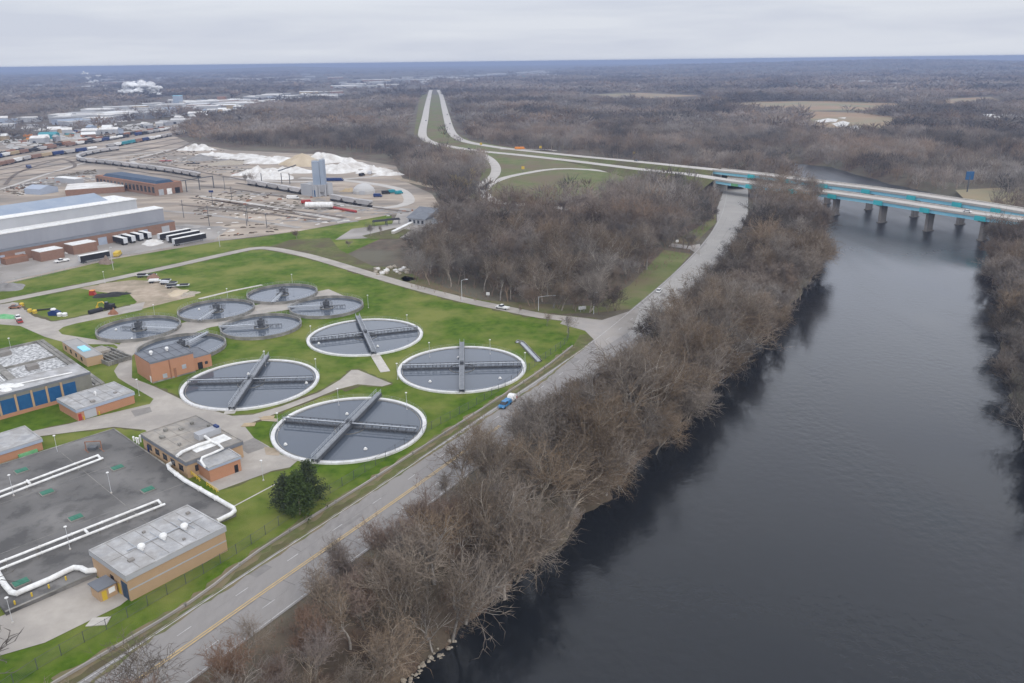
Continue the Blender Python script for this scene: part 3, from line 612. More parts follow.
# ------------------------------------------------------------------ buildings
def building(name, label, R, h, wall, roof, fascia=None, fh=.8, group=None, over=.25, parapet=.25, cat='building'):
    c = R.c(); o = thing(name, label, cat, (c.x, c.y, 0), 0, group); hf = fh if fascia else 0
    MB().boxR(R, 0, R.L, 0, R.W, 0, h-hf).build('wall', wall, o)
    if fascia: MB().boxR(R, -over, R.L+over, -over, R.W+over, h-hf, h).build('fascia', fascia, o)
    m = MB(); e = over if fascia else 0
    z = h+.003
    for (a, b, c_, d) in ((-e, R.L+e, -e, .3-e), (-e, R.L+e, R.W+e-.3, R.W+e), (-e, .3-e, .3-e, R.W+e-.3), (R.L+e-.3, R.L+e, .3-e, R.W+e-.3)): m.boxR(R, a, b, c_, d, z, z+parapet)
    m.boxR(R, .3-e, R.L+e-.3, .3-e, R.W+e-.3, z, z+.08)
    ro = m.build('roof', roof, o)
    return o, ro
def on_front(R, o, name, s0, s1, z0, z1, m, depth=.06, side='f', prot=0):
    mb = MB()
    if side == 'f': mb.boxR(R, s0, s1, -depth-prot, -.003, z0, z1)
    if side == 'l': mb.boxR(R, -depth-prot, -.003, s0, s1, z0, z1)
    if side == 'r': mb.boxR(R, R.L+.003, R.L+depth+prot, s0, s1, z0, z1)
    return mb.build(name, m, o)
def vent(R, a, b, z, parent, r=.7):
    p = R.p(a, b, z); m = MB(); m.lathe(p, [(r*.6, 0), (r*.6, .6), (r, .6), (r, 1.0), (r*.7, 1.25), (.01, 1.3)], 16); return m.build('roof_vent', 'white', parent)
# N: near tan brick building
RN = rect_px((126.3, 576.6), (224.4, 527.5), (98, 547.8), 5.5)
bn, rf = building('pump_building', 'tan brick building with grey flat roof and three round white vents beside the road', RN, 5.6, 'tanbrick', 'metalroof', 'cladding', 1.0)
for t in (.3, .52, .74): vent(RN, RN.L*t, RN.W*.42, 5.7, rf, .75)
on_front(RN, bn, 'stripe_course', 0.02, RN.L-.02, 2.3, 2.6, 'cladding', .04)
on_front(RN, bn, 'loading_door', .5, 2.6, 0.02, 3.6, 'navyroof', .08, 'l'); on_front(RN, bn, 'door', 3.4, 4.3, 0.02, 2.2, 'yellow', .06, 'l'); on_front(RN, bn, 'window', 5.5, 6.8, 2, 3.2, 'glass', .05, 'l')
m = MB(); m.tube([RN.p(RN.L*.2, RN.W*.55, 5.86), RN.p(RN.L*.85, RN.W*.5, 5.86)], .12, 5)
for t in (.28, .5, .72, .8): m.tube([RN.p(RN.L*t, RN.W*.3, 5.86), RN.p(RN.L*t, RN.W*.75, 5.86)], .08, 5)
m.build('roof_pipe', 'steel', rf)
def seams(R_, z, parent, n, m_='patch', cross=1):
    m = MB()
    for k in range(1, n): m.boxR(R_, R_.L*k/n-.05, R_.L*k/n+.05, .5, R_.W-.5, z, z+.03)
    for k in range(1, cross+1): m.boxR(R_, .5, R_.L-.5, R_.W*k/(cross+1)-.04, R_.W*k/(cross+1)+.04, z+.031, z+.05)
    return m.build('roof_seam', m_, parent)
seams(RN, 5.69, rf, 7)
for a_, b_, w_ in ((.12, .25, 1.1), (.9, .75, .8), (.45, .8, .6), (.62, .15, .5)):
    m = MB(); m.boxR(RN, RN.L*a_, RN.L*a_+w_, RN.W*b_, RN.W*b_+w_*.8, 5.69, 6.1); m.build('roof_box', 'patch', rf)
# annex shed at its left
p = RN.p(-3.4, 5.0); sh = thing('annex_shed', 'small dark-roofed shed with yellow door frame against the tan brick building', 'shed', tuple(p)); RS = Rect(RN.p(-3.6, 4.2), RN.p(-.35, 4.2), RN.p(-3.6, 7.6))
MB().boxR(RS, 0, RS.L, 0, RS.W, 0, 2.6).build('wall', 'tanbrick', sh); MB().boxR(RS, -.3, RS.L, -.3, RS.W+.3, 2.603, 2.8).build('roof', 'darkroof', sh)
on_front(RS, sh, 'door', .4, 1.3, .02, 2.1, 'yellow', .05); on_front(RS, sh, 'window', 1.7, 2.9, 1, 2.1, 'white', .05)
# E low brick
RE = rect_px((76.2, 410), (133.3, 392.2), (59.7, 398.6), 3.5)
be, rf = building('blower_building', 'low brick building with pale blue fascia beside the building with blue doors', RE, 3.5, 'brick', 'metalroof', 'fascia', .85)
on_front(RE, be, 'roller_door', 1.9, 5.2, .02, 2.5, 'cladding', .06); on_front(RE, be, 'door', .2, 1.1, .02, 2.1, 'red', .05); vent(RE, RE.L*.5, RE.W*.5, 3.6, rf, .35)
seams(RE, 3.6, rf, 6)
m = MB(); m.boxR(RE, RE.L*.3, RE.L*.3+1.2, 1.5, 2.6, 3.6, 4.0); m.boxR(RE, RE.L*.75, RE.L*.75+.8, 3, 3.8, 3.6, 3.9); m.build('roof_box', 'patch', rf)
for s in (1.4, 5.7): on_front(RE, be, 'bollard', s, s+.2, 0, 1.1, 'yellow', .5)
# F
RF = rect_px((41, 439), (0, 452), (26.7, 426), 3.1); RF.L *= 1.35
bf, rf = building('valve_house', 'small brick building with blue fascia at the left edge beside the dark deck', RF, 3.1, 'brick', 'metalroof', 'fascia', .8)
on_front(RF, bf, 'bench', 1.5, 6.0, .2, .9, 'lime', .7)
# G blue doors
RG = rect_px((90, 372.4), (0, 395.9), (84, 366.5), 7.0); RG.L *= 1.5; RG.W = 11
bg, rf = building('aeration_building', 'long flat-roofed building with a row of big blue doors', RG, 7.0, 'taupe', 'metalroof', None)
L0 = (g(0, 395.9, 7.0)-g(90, 372.4, 7.0)).length
for (a, b) in ((575, 470), (450, 352), (335, 235), (218, 112), (95, -12), (-30, -140), (-160, -270)):
    s0, s1 = [(710-q)/710*L0 for q in (a, b)]; on_front(RG, bg, 'blue_door', s0, s1, 1.2, 5.5, 'bluepanel', .07)
on_front(RG, bg, 'brick_base', 0.02, RG.L-.02, 0, 1.1, 'brick', .12)
for a in (461, 343.5, 226.5, 103.5, -21): s0 = (710-a)/710*L0; on_front(RG, bg, 'pilaster', s0-.28, s0+.28, 1.15, 6.3, 'tanbrick', .28)
on_front(RG, bg, 'coping', -.1, RG.L, 6.55, 7.2, 'darkroof', .12)
m = MB(); m.tube([RG.p(4, 3, 7.35), RG.p(L0*1.3, 7.5, 7.35)], .22, 6); m.build('roof_pipe', 'white', rf)
for (a, b, r_) in ((.76, 4.5, 1.5), (.9, 3.2, 1.4), (.86, 6.5, 2)):
    m = MB(); m.ball(RG.p(L0*a, b, 7.1), r_, 1.3, 1, .25, 10, .1); m.build('skylight_dome', 'white', rf)
# aeration basin
RBn = rect_px((39, 340), (0, 348.5), (111, 381), .8); RBn.L *= 2.2
ab = thing('aeration_basin', 'rectangular concrete basin of foamy water behind the building with blue doors', 'basin', tuple(RBn.c()))
L, Wd = RBn.L, RBn.W; m = MB()
for (a, b, c_, d) in ((0, L, 0, .6), (0, L, Wd-.6, Wd), (0, 1.1, .6, Wd-.6), (L-.6, L, .6, Wd-.6), (1.1, L-.6, Wd*.36, Wd*.36+.5)): m.boxR(RBn, a, b, c_, d, -1, .8)
m.boxR(RBn, 17, 19.2, .6, Wd*.36, -1, .8); m.boxR(RBn, 17, 19.2, Wd*.36+.5, Wd-.6, -1, .8); m.build('basin_wall', 'oldconcrete', ab)
MB().poly([RBn.p(.9, .5, .1), RBn.p(L-.5, .5, .1), RBn.p(L-.5, Wd-.5, .1), RBn.p(.9, Wd-.5, .1)]).build('foam_surface', 'foam', ab)
m = MB(); m.boxR(RBn, 11, 14.5, 5, 8, .1, 1.5); m.boxR(RBn, 8.5, 12, Wd*.36+5, Wd*.36+8, .1, 1.5); m.build('aerator_housing', 'patch', ab)
m = MB(); m.tube([RBn.p(20.5, 1, 1.1), RBn.p(20.5, Wd-20, 1.1)], .2, 6); m.build('air_pipe', 'white', ab)
m = MB(); m.boxR(RBn, -1.6, -.4, -1, Wd-1, -.5, .5); m.build('channel_wall', 'oldconcrete', ab)
# H headworks
RH = rect_px((62, 342), (86, 358.5), (78, 338.5), 3.0)
bh, rf = building('headworks_building', 'narrow brick building with windows between the foam basin and the paved yard', RH, 3.0, 'tanbrick', 'greyroof', None, cat='building')
for k in range(4): on_front(RH, bh, 'window', RH.L*(.1+.22*k), RH.L*(.1+.22*k)+1.6, .9, 2.3, 'glass', .05)
m = MB(); m.boxR(RH, RH.L*.45, RH.L*.7, 1.5, 4, 3.1, 3.5); m.build('tarp', 'bridgeblue', rf)
RP = rect_px((84, 352), (108, 362), (98, 342), 1.6)
pc = thing('screening_channel', 'low concrete channels and pits beside the narrow brick building', 'concrete channels', tuple(RP.c())); m = MB()
for t in np.linspace(0, RP.W-.4, 6): m.boxR(RP, 0, RP.L, t, t+.4, 0, 1.5)
for t in (0, .45, .96): m.boxR(RP, RP.L*t, RP.L*t+.4, .4, RP.W-.4, 0, 1.497)
m.build('channel_wall', 'oldconcrete', pc); m = MB(); m.boxR(RP, .5, RP.L*.4, 1, RP.W-2, 1.51, 2.4); m.build('cover', 'tanroof', pc)
RP2 = rect_px((100, 350), (112, 355), (106, 344.5), 1.2); m = MB(); 
for (a, b, c_, d) in ((0, RP2.L, 0, .4), (0, RP2.L, RP2.W-.4, RP2.W), (0, .4, .4, RP2.W-.4), (RP2.L-.4, RP2.L, .4, RP2.W-.4)): m.boxR(RP2, a, b, c_, d, 0, 1.2)
pt = thing('grit_pit', 'square concrete pit with dark bottom beside the channels', 'pit', tuple(RP2.c())); m.build('pit_wall', 'oldconcrete', pt); MB().boxR(RP2, .4, RP2.L-.4, .4, RP2.W-.4, 0.1, .3).build('pit_floor', 'rubber', pt)
# I orange brick dark roof
RI = rect_px((149.7, 363.4), (192.8, 352.5), (131, 354.5), 6.8)
bi, rf = building('filter_building', 'tall orange brick building with dark flat roof beside the small tanks', RI, 6.8, 'brick', 'darkroof', None)
seams(RI, 6.89, rf, 5, 'rubber')
on_front(RI, bi, 'coping', -.06, RI.L+.06, 6.45, 7.06, 'darkroof', .06); on_front(RI, bi, 'downpipe', RI.L*.42, RI.L*.42+.25, 0, 6.4, 'rust', .2); on_front(RI, bi, 'stain_course', .02, RI.L-.02, 0, .5, 'oldconcrete', .03)
for t in (.25, .62): vent(RI, RI.L*t, RI.W*.6, 6.9, rf, .6)
on_front(RI, bi, 'louvre', RI.L*.24, RI.L*.34, .8, 2.2, 'steel', .05); on_front(RI, bi, 'door', RI.L*.5, RI.L*.56, .02, 3.2, 'rust', .06); on_front(RI, bi, 'louvre', RI.L*.7, RI.L*.8, 2.2, 3.6, 'steel', .05); on_front(RI, bi, 'door', .8, 1.8, .02, 2.2, 'white', .06, 'l')
RA = Rect(RI.p(RI.L+.01, 1.5), RI.p(RI.L+6.4, 1.5), RI.p(RI.L+.01, RI.W-1))
ba, rf = building('filter_annex', 'lower brick annex joined to the orange brick building with dark roof', RA, 4.2, 'brick', 'darkroof', None); on_front(RA, ba, 'door', 1.6, 3.2, .02, 2.4, 'black', .05); on_front(RA, ba, 'window', 4, 5, 1.2, 2.2, 'glass', .04)
# J control building
RJ = rect_px((185.9, 462.2), (241.7, 441.3), (142, 434.3), 4.5)
bj, rf = building('control_building', 'sprawling flat grey-roofed brick building with white ducts on its roof', RJ, 4.5, 'tanbrick', 'tanroof', 'darkroof', .9)
for k in range(5): on_front(RJ, bj, 'window', 2+k*4.2, 4.2+k*4.2, 1.2, 2.8, 'glass', .05, 'l')
on_front(RJ, bj, 'window', 2, 4, 1.2, 2.8, 'glass', .05); on_front(RJ, bj, 'door', RJ.W-3, RJ.W-2, .02, 2.2, 'navy', .06, 'l')
m = MB(); m.boxR(RJ, 4, RJ.L*.7, 2.5, 5.5, 4.62, 4.72); m.build('white_membrane', 'white', rf)
m = MB(); m.boxR(RJ, RJ.L*.62, RJ.L-1, 3, 7, 4.62, 4.73); m.build('white_membrane', 'white', rf)
m = MB(); P0 = g(203, 437, 5.5); RU = rect_px((199, 438), (221, 430), (196, 435), 5.5)
m.boxR(RU, 0, RU.L, 0, 2.6, 4.62, 6.2); hv = m.build('air_handler', 'cladding', rf); m = MB(); m.boxR(RU, RU.L-.9, RU.L-.1, .4, 2.2, 6.203, 6.7); m.build('fan_housing', 'navy', hv)
def J(x, y, z): return g(x, y, z)
m = MB(); m.tube([J(203, 435, 5.4), J(211, 441, 5.2), J(198, 445, 5.2), J(182, 452, 5.2), J(177, 456, 5.2)], .42, 8); m.build('duct', 'white', rf)
m = MB(); m.tube([J(211, 441, 5.15), J(218, 444, 5.15), J(223, 448.5, 5.15), J(213, 453, 5.15), J(202, 457.5, 5.2), J(201, 461, 5.0), J(205, 467, 4.6)], .3, 8); m.build('duct', 'white', rf)
seams(RJ, 4.59, rf, 5, 'patch', 2)
for a_, b_, w_ in ((.12, .7, 1.2), (.3, .85, .9), (.2, .4, .7), (.5, .75, 1.0), (.75, .8, .8), (.9, .6, .6)):
    m = MB(); m.boxR(RJ, RJ.L*a_, RJ.L*a_+w_, RJ.W*b_, RJ.W*b_+w_, 4.6, 5.2); m.build('roof_box', 'oldconcrete', rf)
RJ2 = rect_px((208.7, 468), (239.8, 456.5), (200.5, 457), 3.9)
b2, rf2 = building('boiler_annex', 'small brick block with blue-edged roof in front of the control building', RJ2, 3.9, 'brick', 'metalroof', 'fascia', .6); on_front(RJ2, b2, 'door', RJ2.L*.78, RJ2.L*.9, .02, 2.1, 'black', .06)
# deck
RD = rect_px((236, 513), (114, 428.5), (128, 577), .8); RD.W *= 1.75
dk = thing('covered_reservoir', 'wide dark flat concrete deck covering a reservoir, with white pipes and green hatches', 'reservoir', tuple(RD.c()))
MB().boxR(RD, 0, RD.L, 0, RD.W, -.3, .8).build('deck_slab', 'deckroof', dk)
m = MB()
for s in (.33, .67):
    m.boxR(RD, RD.L*s-.06, RD.L*s+.06, .4, RD.W-.4, .803, .815)
m.boxR(RD, .4, RD.L-.4, RD.W*.33-.06, RD.W*.33+.06, .803, .814); m.build('expansion_joint', 'oldconcrete', dk)
m = MB(); m.boxR(RD, 0, .35, 0, RD.W, .803, .95); m.boxR(RD, .35, RD.L, 0, .35, .803, .95); m.boxR(RD, RD.L-.35, RD.L, .35, RD.W, .803, .95); m.build('kerb', 'oldconcrete', dk)
first = True; ux = RD.u; HLAB = ['green metal hatch on the dark deck near the brick building with blue fascia', 'green metal hatch on the dark deck right of the rear twin pipes', 'green metal hatch on the dark deck left of the forward twin pipes', 'green metal hatch on the dark deck beside the end of the forward twin pipes', 'green metal hatch on the dark deck between the pairs of white pipes, nearest the middle', 'green metal hatch nearest the camera, beside the bent white pipe']
for i, (x, y) in enumerate(((21.6, 471), (117.6, 468), (47.2, 492.7), (148, 490), (76, 518), (21, 583))):
    p = g(x, y, .9); h_ = thing('roof_hatch', HLAB[i], 'hatch', (p.x, p.y, .8), math.atan2(RD.u.y, RD.u.x), 'green hatches on the dark deck')
    m = MB(); m.box(-1.15, 1.15, -1.5, 1.5, .003, .3); m.build('frame', 'oldconcrete', h_, True); m = MB(); m.box(-.95, .95, -1.3, 1.3, .303, .42)
    for t in (-.9, -.3, .3, .9): m.box(-.85, .85, t-.04, t+.04, .423, .47)
    m.build('lid', 'hatch', h_, True)
def pipe(pts, z, r, label, name='white_pipe', sup=True, grp=None):
    P = [g(x, y, z) for x, y in pts]; o = thing(name, label, 'pipe', (P[0].x, P[0].y, .8), 0, grp); MB().tube(P, r, 10).build('pipe_run', 'white', o)
    if sup:
        m = MB(); R_ = resample(P, 6)
        for q in R_: m.box(q.x-.12, q.x+.12, q.y-.3, q.y+.3, .8, z-r*.6)
        for q in R_[::2]: m.lathe(q, [(r*1.02, 0)], 3)
        m2 = MB()
        for a, b in zip(P, P[1:]):
            d = (b-a).normalized(); n_ = int((b-a).length/7)
            for k in range(1, n_+1):
                c_ = a+(b-a)*k/(n_+1); m2.tube([c_-d*.12, c_+d*.12], r*1.25, 10)
        m.v and m.build('pipe_support', 'oldconcrete', o)
        if m2.v: m2.build('flange', 'white', o)
    return o
pipe([(-30, 503), (98.5, 455)], 1.5, .27, 'upper of the two white pipes nearest the small brick building', grp='straight white pipes on the dark deck'); pipe([(-30, 508.5), (103, 458)], 1.5, .27, 'lower of the two white pipes nearest the small brick building', grp='straight white pipes on the dark deck')
pipe([(-30, 574), (159, 500)], 1.5, .27, 'upper of the two straight white pipes in the middle of the dark deck', grp='straight white pipes on the dark deck'); pipe([(-30, 581), (165, 504)], 1.5, .27, 'lower of the two straight white pipes in the middle of the dark deck', grp='straight white pipes on the dark deck')
for i, (x, y) in enumerate(((98, 455.5), (27, 480.5), (158, 500.5), (85, 530))):
    p = g(x, y, 1.5); q = g(x+3, y+3.2, 1.5); pp = thing('pipe_crossover', ['short white crossover at the end of the rear twin pipes', 'short white crossover part way along the rear twin pipes', 'short white crossover at the end of the forward twin pipes', 'short white crossover part way along the forward twin pipes'][i], 'pipe', (p.x, p.y, .8))
    MB().tube([p, q], .3, 8).build('pipe_run', 'white', pp); MB().box(p.x-.2, p.x+.2, p.y-.2, p.y+.2, .8, 1.5).build('pipe_support', 'oldconcrete', pp)
pipe([(177, 456), (176, 461), (168, 465), (169.5, 468.5), (184, 480), (233.5, 508), (234.5, 511), (231, 514), (217, 521)], 1.3, .5, 'thick white pipe running from the control building along the right edge of the deck', 'white_main')
pipe([(104, 566.5), (96, 570), (87, 571), (81, 568), (74, 567.5), (66, 571), (50, 579), (24, 590), (17, 593.5), (11, 592), (5, 585), (-1, 575), (-10, 560)], 1.4, .55, 'thick white pipe bending along the front edge of the deck', 'white_main')
fr = thing('lifting_frame', 'dark steel goalpost frame standing on the deck near the pipe ends', 'gantry', tuple(g(93, 447, .8))); m = MB(); a, b = g(86.5, 451, .8), g(102, 450, .8)
for p in (a, b): m.tube([p, p+Vector((0, 0, 2.6))], .12, 5); m.tube([p-RD.u*1.5, p+RD.u*1.5], .12, 5)
m.tube([a+Vector((0, 0, 2.6)), b+Vector((0, 0, 2.6))], .14, 5); m.build('frame', 'rust', fr); MB().box(-1+g(93, 449, .8).x, 1+g(93, 449, .8).x, g(93, 449, .8).y-.7, g(93, 449, .8).y+.7, .8, 1.5).build('hoist_block', 'darksteel', fr)
first = None
for i in range(6):
    p = g(16+i*17, 608-i*8.2); o = None
    if first is None:
        first = thing('yellow_post', 'yellow safety post along the front wall of the dark deck', 'post', (p.x, p.y, 0), 0, 'yellow posts along the deck wall'); MB().tube([(0, 0, 0), (0, 0, 1.5)], .16, 8).build('post', 'yellow', first, True); MB().ball((0, 0, 1.5), .17, n=8).build('cap', 'yellow', first, True)
    else:
        o = copy_tree(first); o.location = (p.x, p.y, 0)
yr = thing('yellow_railing', 'yellow handrail beside the stairs next to the small brick block', 'railing', tuple(g(190, 473)))
m = MB(); railing(m, [g(189, 473, .8), g(201, 483, .8)], 1.1, .07, 1.5); m.build('rail', 'yellow', yr); m = MB(); railing(m, [g(207, 486, .8), g(219, 494, .8)], 1.1, .07, 1.5); m.build('rail', 'yellow', yr)
tk = thing('standpipe_cluster', 'cluster of small white valves and pipes at the corner of the control building', 'valves', tuple(g(137, 443, .8))); m = MB()
for dx, dy in ((0, 0), (2, 1), (4, -1), (-3, -2)): q = g(137+dx, 443+dy, .8); m.tube([q, q+Vector((0, 0, 1.3+dx*.1))], .22, 6); m.ball(q+Vector((0, 0, 1.4+dx*.1)), .35, n=6)
m.build('valve', 'white', tk)
# ------------------------------------------------------------------ barrier, fence, lamps
BP = smooth_line(gl([(30, 700), (56, 683), (190, 603.5), (260, 551), (372.5, 480), (466, 420), (540, 371.5), (572.6, 346.5)]), 6)
bw = thing('roadside_barrier', 'long pale low concrete barrier between the lawn and the riverside road', 'barrier', tuple(BP[0]))
m = MB(); A, B = offsets(BP, -.15), offsets(BP, .15)
for a, b in zip(A, B):
    for q, z in ((a, 0), (a, .55), (b, .55), (b, 0)): m.v.append((q.x, q.y, z))
for i in range(len(BP)-1):
    for k in range(4): m.f.append((4*i+k, 4*i+(k+1) % 4, 4*i+4+(k+1) % 4, 4*i+4+k))
m.build('rail', 'lot', bw)
m = MB()
for q in resample(BP, 14): m.box(q.x-.22, q.x+.22, q.y-.22, q.y+.22, 0, .65)
m.build('joint_post', 'oldconcrete', bw)
def fence(P, label, h=2.2, step=4.0, hinge='darksteel'):
    o = thing('chain_link_fence', label, 'fence', tuple(P[0])); m = MB()
    for z in (h, .15): m.tube([p+Vector((0, 0, z)) for p in P], .03, 4)
    for z in np.arange(.35, h, .3): m.tube([p+Vector((0, 0, float(z))) for p in P], .012, 3)
    m.build('mesh_panel', hinge, o)
    for q in resample(P, step)[:100]: MB().tube([q, q+Vector((0, 0, h+.15))], .06, 6).build('post', hinge, o)
    return o
FP = smooth_line(gl([(-10, 702), (40, 668), (110, 628), (162, 598), (232, 557), (300, 512), (372, 468), (430, 430), (480, 403), (525, 373), (553, 353), (566, 343), (569, 333), (566, 322)]), 6)
fence(FP, 'dark chain-link fence along the lawn just inside the pale roadside barrier')
fence(smooth_line(gl([(-10, 288), (60, 272), (114, 258.8), (168, 249), (221, 240.5), (260, 236.5)]), 8), 'thin chain-link fence between the factory lot and the strip of green grass', 1.8, 6, 'steel')
def lamp_post(label, Hh=5.6):
    o = thing('lamp_post', label, 'lamp post', (0, 0, 0), 0, 'globe lamp posts around the plant')
    MB().tube([(0, 0, 0), (0, 0, Hh-.35)], .06, 6, .045).build('pole', 'silver', o, True); m = MB(); m.lathe((0, 0, Hh-.4), [(.08, 0), (.3, .12), (.34, .24), (.2, .34), (.01, .38)], 12); m.build('lamp_head', 'white', o, True)
    MB().lathe((0, 0, 0), [(.22, 0), (.22, .25), (.01, .3)], 8).build('base', 'concrete', o, True); return o
LP = [(291.5, 274.6, 'behind the tank nearest the plant road'), (367.5, 295.5, 'behind the farthest large tank, to its right'), (310.3, 326.3, 'at the left edge of the farthest large tank'), (406.8, 315.2, 'behind the right side of the farthest large tank'), (429, 342.9, 'behind the left side of the large tank nearest the junction'), (489.9, 340, 'behind the right side of the large tank nearest the junction'),
      (396.7, 363.8, 'at the left tip of the large tank nearest the junction'), (263.8, 351.5, 'behind the tank beside the tall brick building'), (315.2, 359.2, 'at the right edge of the tank beside the brick building'), (337.3, 389, 'directly behind the large tank nearest the camera'), (406, 393, 'behind the right side of the large tank nearest the camera'), (276.8, 413.5, 'at the left edge of the large tank nearest the camera'),
      (525, 353, 'at the right tip of the large tank nearest the junction'), (226.6, 289, 'behind the back row of small tanks'), (153, 305, 'behind the small tank farthest left'), (136.5, 379.7, 'on the pavement in front of the tall orange brick building'), (9.6, 478.5, 'at the rear left of the dark deck'), (108, 476, 'standing on the dark deck beside a green hatch'), (54, 436, 'on the grass beside the brick building with blue fascia'), (66, 530.5, 'in the middle of the dark deck'), (7.4, 602, 'at the front left corner of the dark deck'), (8.6, 338.5, 'on the grass behind the foam basin'), (261, 461, 'on the paved yard in front of the nearest large tank'), (103, 272, 'at the corner of the gravel apron by the plant road')]
l0 = None
for x, y, w in LP:
    p = g(x, y, 5.3)
    if l0 is None: l0 = lamp_post(''); o = l0
    else: o = copy_tree(l0)
    o.location = (p.x, p.y, .8 if 'deck' in w and 'grass' not in w else 0); o['label'] = 'lamp post with white globe '+w
def street_lamp(base, Hh, arm, label, signal=False):
    p = g(*base); o = thing('street_lamp' if not signal else 'signal_mast', label, 'street lamp' if not signal else 'traffic mast', tuple(p))
    MB().tube([p, p+Vector((0, 0, Hh))], .12, 6, .08).build('pole', 'silver', o)
    e = p+Vector((arm, 0, Hh+.4)); MB().tube([p+Vector((0, 0, Hh-.2)), p+Vector((arm*.5, 0, Hh+.3)), e], .07, 5).build('arm', 'silver', o)
    MB().box(e.x-.5, e.x+.5, e.y-.2, e.y+.2, e.z-.12, e.z+.1).build('lamp_head', 'silver', o); return o
street_lamp((462, 301), 9, 2.2, 'tall curved street lamp beside the plant road opposite the second large tank')
street_lamp((538.5, 311), 6, 6.5, 'mast with a long sloping arm at the junction of the plant road', True)
street_lamp((593.6, 314), 8.5, .8, 'tall straight pole on the grass corner across from the fence end')
street_lamp((113.5, 270), 11, .5, 'pale pole standing on the green strip in front of the factory lot'); street_lamp((220, 247), 8, .5, 'pale pole on the green strip right of the parked trailers')
for x, y, hh, w in ((209.5, 226, 13, 'near the end of the parked trailers'), (213, 206, 10, 'holding a blue sign in the rail yard'), (184, 218, 12, 'at the corner of the long factory'), (248, 222, 10, 'in the middle of the rail yard'), (232, 200, 10, 'left of the hopper cars'), (247, 226, 9, 'right of the yard pole with sign'), (225, 190, 11, 'behind the bare tree in the yard'), (267, 228, 9, 'by the yard track near the green strip')):
    p = g(x, y); o = thing('utility_pole', 'dark utility pole '+w, 'utility pole', tuple(p)); MB().tube([p, p+Vector((0, 0, hh))], .22, 5, .15).build('pole', 'darksteel', o); MB().box(p.x-1.3, p.x+1.3, p.y-.1, p.y+.1, hh-1, hh-.8).build('crossarm', 'darksteel', o)
    if 'sign' in w and 'holding' in w: MB().box(p.x-1.6, p.x+1.6, p.y-.35, p.y-.15, hh-.3, hh+1.1).build('sign_panel', 'navy', o)
# flume by junction
fm = thing('concrete_flume', 'sloping grey concrete flume on the lawn beside the road fence', 'flume', tuple(g(530, 350))); m = MB(); q = smooth_line(gl([(518, 343.5), (521, 343), (539, 362)]), 3)
for s in (-1.0, .8): 
    A, B = offsets(q, s), offsets(q, s+.2); n = len(m.v)
    for a, b in zip(A, B):
        for c_, z in ((a, 0), (a, .7), (b, .7), (b, 0)): m.v.append((c_.x, c_.y, z))
    for i in range(len(q)-1):
        for k in range(4): m.f.append((n+4*i+k, n+4*i+(k+1) % 4, n+4*i+4+(k+1) % 4, n+4*i+4+k))
m.build('side_wall', 'oldconcrete', fm); ribbon(MB(), q, -.8, .8, .25).build('channel_floor', 'steel', fm)
# ------------------------------------------------------------------ vehicles
def car(name, label, cat, px, rz, body, L=4.5, Wd=1.85, kind='car', group=None, z=0.0, pos=None):
    p = g(*px, z) if pos is None else pos; o = thing(name, label, cat, (p.x, p.y, (p.z if pos is not None else z)+.13), rz, group); h = L/2; w = Wd/2; m = MB()
    if kind == 'car':
        m.profile([(-h, .35), (-h+.1, .85), (-h+.9, .95), (h-1.2, .92), (h-.1, .75), (h, .35)], -w, w)
        cab = [(-h+.5, .94), (-h+1.1, 1.42), (h-2.1, 1.45), (h-1.2, .94)]
    elif kind == 'pickup':
        m.profile([(-h, .45), (-h, 1.05), (-.35, 1.05), (-.3, 1.0), (h-1.3, 1.02), (h-.1, .9), (h, .45)], -w, w)
        cab = [(-.4, 1.04), (-.2, 1.72), (1.0, 1.72), (1.6, 1.04)]
    else:
        m.profile([(-h, .4), (-h, 2.3), (-h+.2, 2.5), (h-1.4, 2.5), (h-1.1, 1.2), (h-.1, 1.1), (h, .4)], -w, w); cab = [(h-1.45, 1.3), (h-1.5, 2.1), (h-1.25, 2.1), (h-1.0, 1.3)]
    b = m.build('body', body, o, True)
    m = MB(); m.hexa([(cab[0][0], -w+.08, cab[0][1]), (cab[3][0], -w+.08, cab[3][1]), (cab[3][0], w-.08, cab[3][1]), (cab[0][0], w-.08, cab[0][1])], [(cab[1][0], -w+.25, cab[1][1]), (cab[2][0], -w+.25, cab[2][1]), (cab[2][0], w-.25, cab[2][1]), (cab[1][0], w-.25, cab[1][1])]); m.build('windows', 'glass', o, True)
    if kind != 'van':
        m = MB(); m.box(cab[1][0]+.05, cab[2][0]-.05, -w+.27, w-.27, cab[1][1]+.003, cab[1][1]+.06); m.build('roof', body, o, True)
    for sx in (-h+.85, h-.85):
        for sy in (-w+.06, w-.06):
            m = MB(); m.tube([(sx, sy-.12, .33), (sx, sy+.12, .33)], .33, 12); m.build('wheel', 'rubber', o, True)
    for sy in (-w+.35, w-.35): m = MB(); m.box(h-.06, h+.03, sy-.18, sy+.18, .58, .75); m.build('headlight', 'silver', o, True)
    return o
rd = math.atan2(g(520, 395).y-g(500, 411).y, g(520, 395).x-g(500, 411).x)
bt = car('pickup_truck', 'bright blue pickup truck towing a trailer down the riverside road', 'truck', (505, 406.5), rd+PI, 'blue', 5.2, 2.0, 'pickup')
m = MB(); m.box(-2.5, -.45, -.85, .85, 1.06, 1.6); m.build('bed_cover', 'blue', bt, True)
p = g(512, 401.3); tr = thing('towed_trailer', 'small white and red trailer behind the bright blue pickup truck', 'trailer', (p.x, p.y, .13), rd+PI)
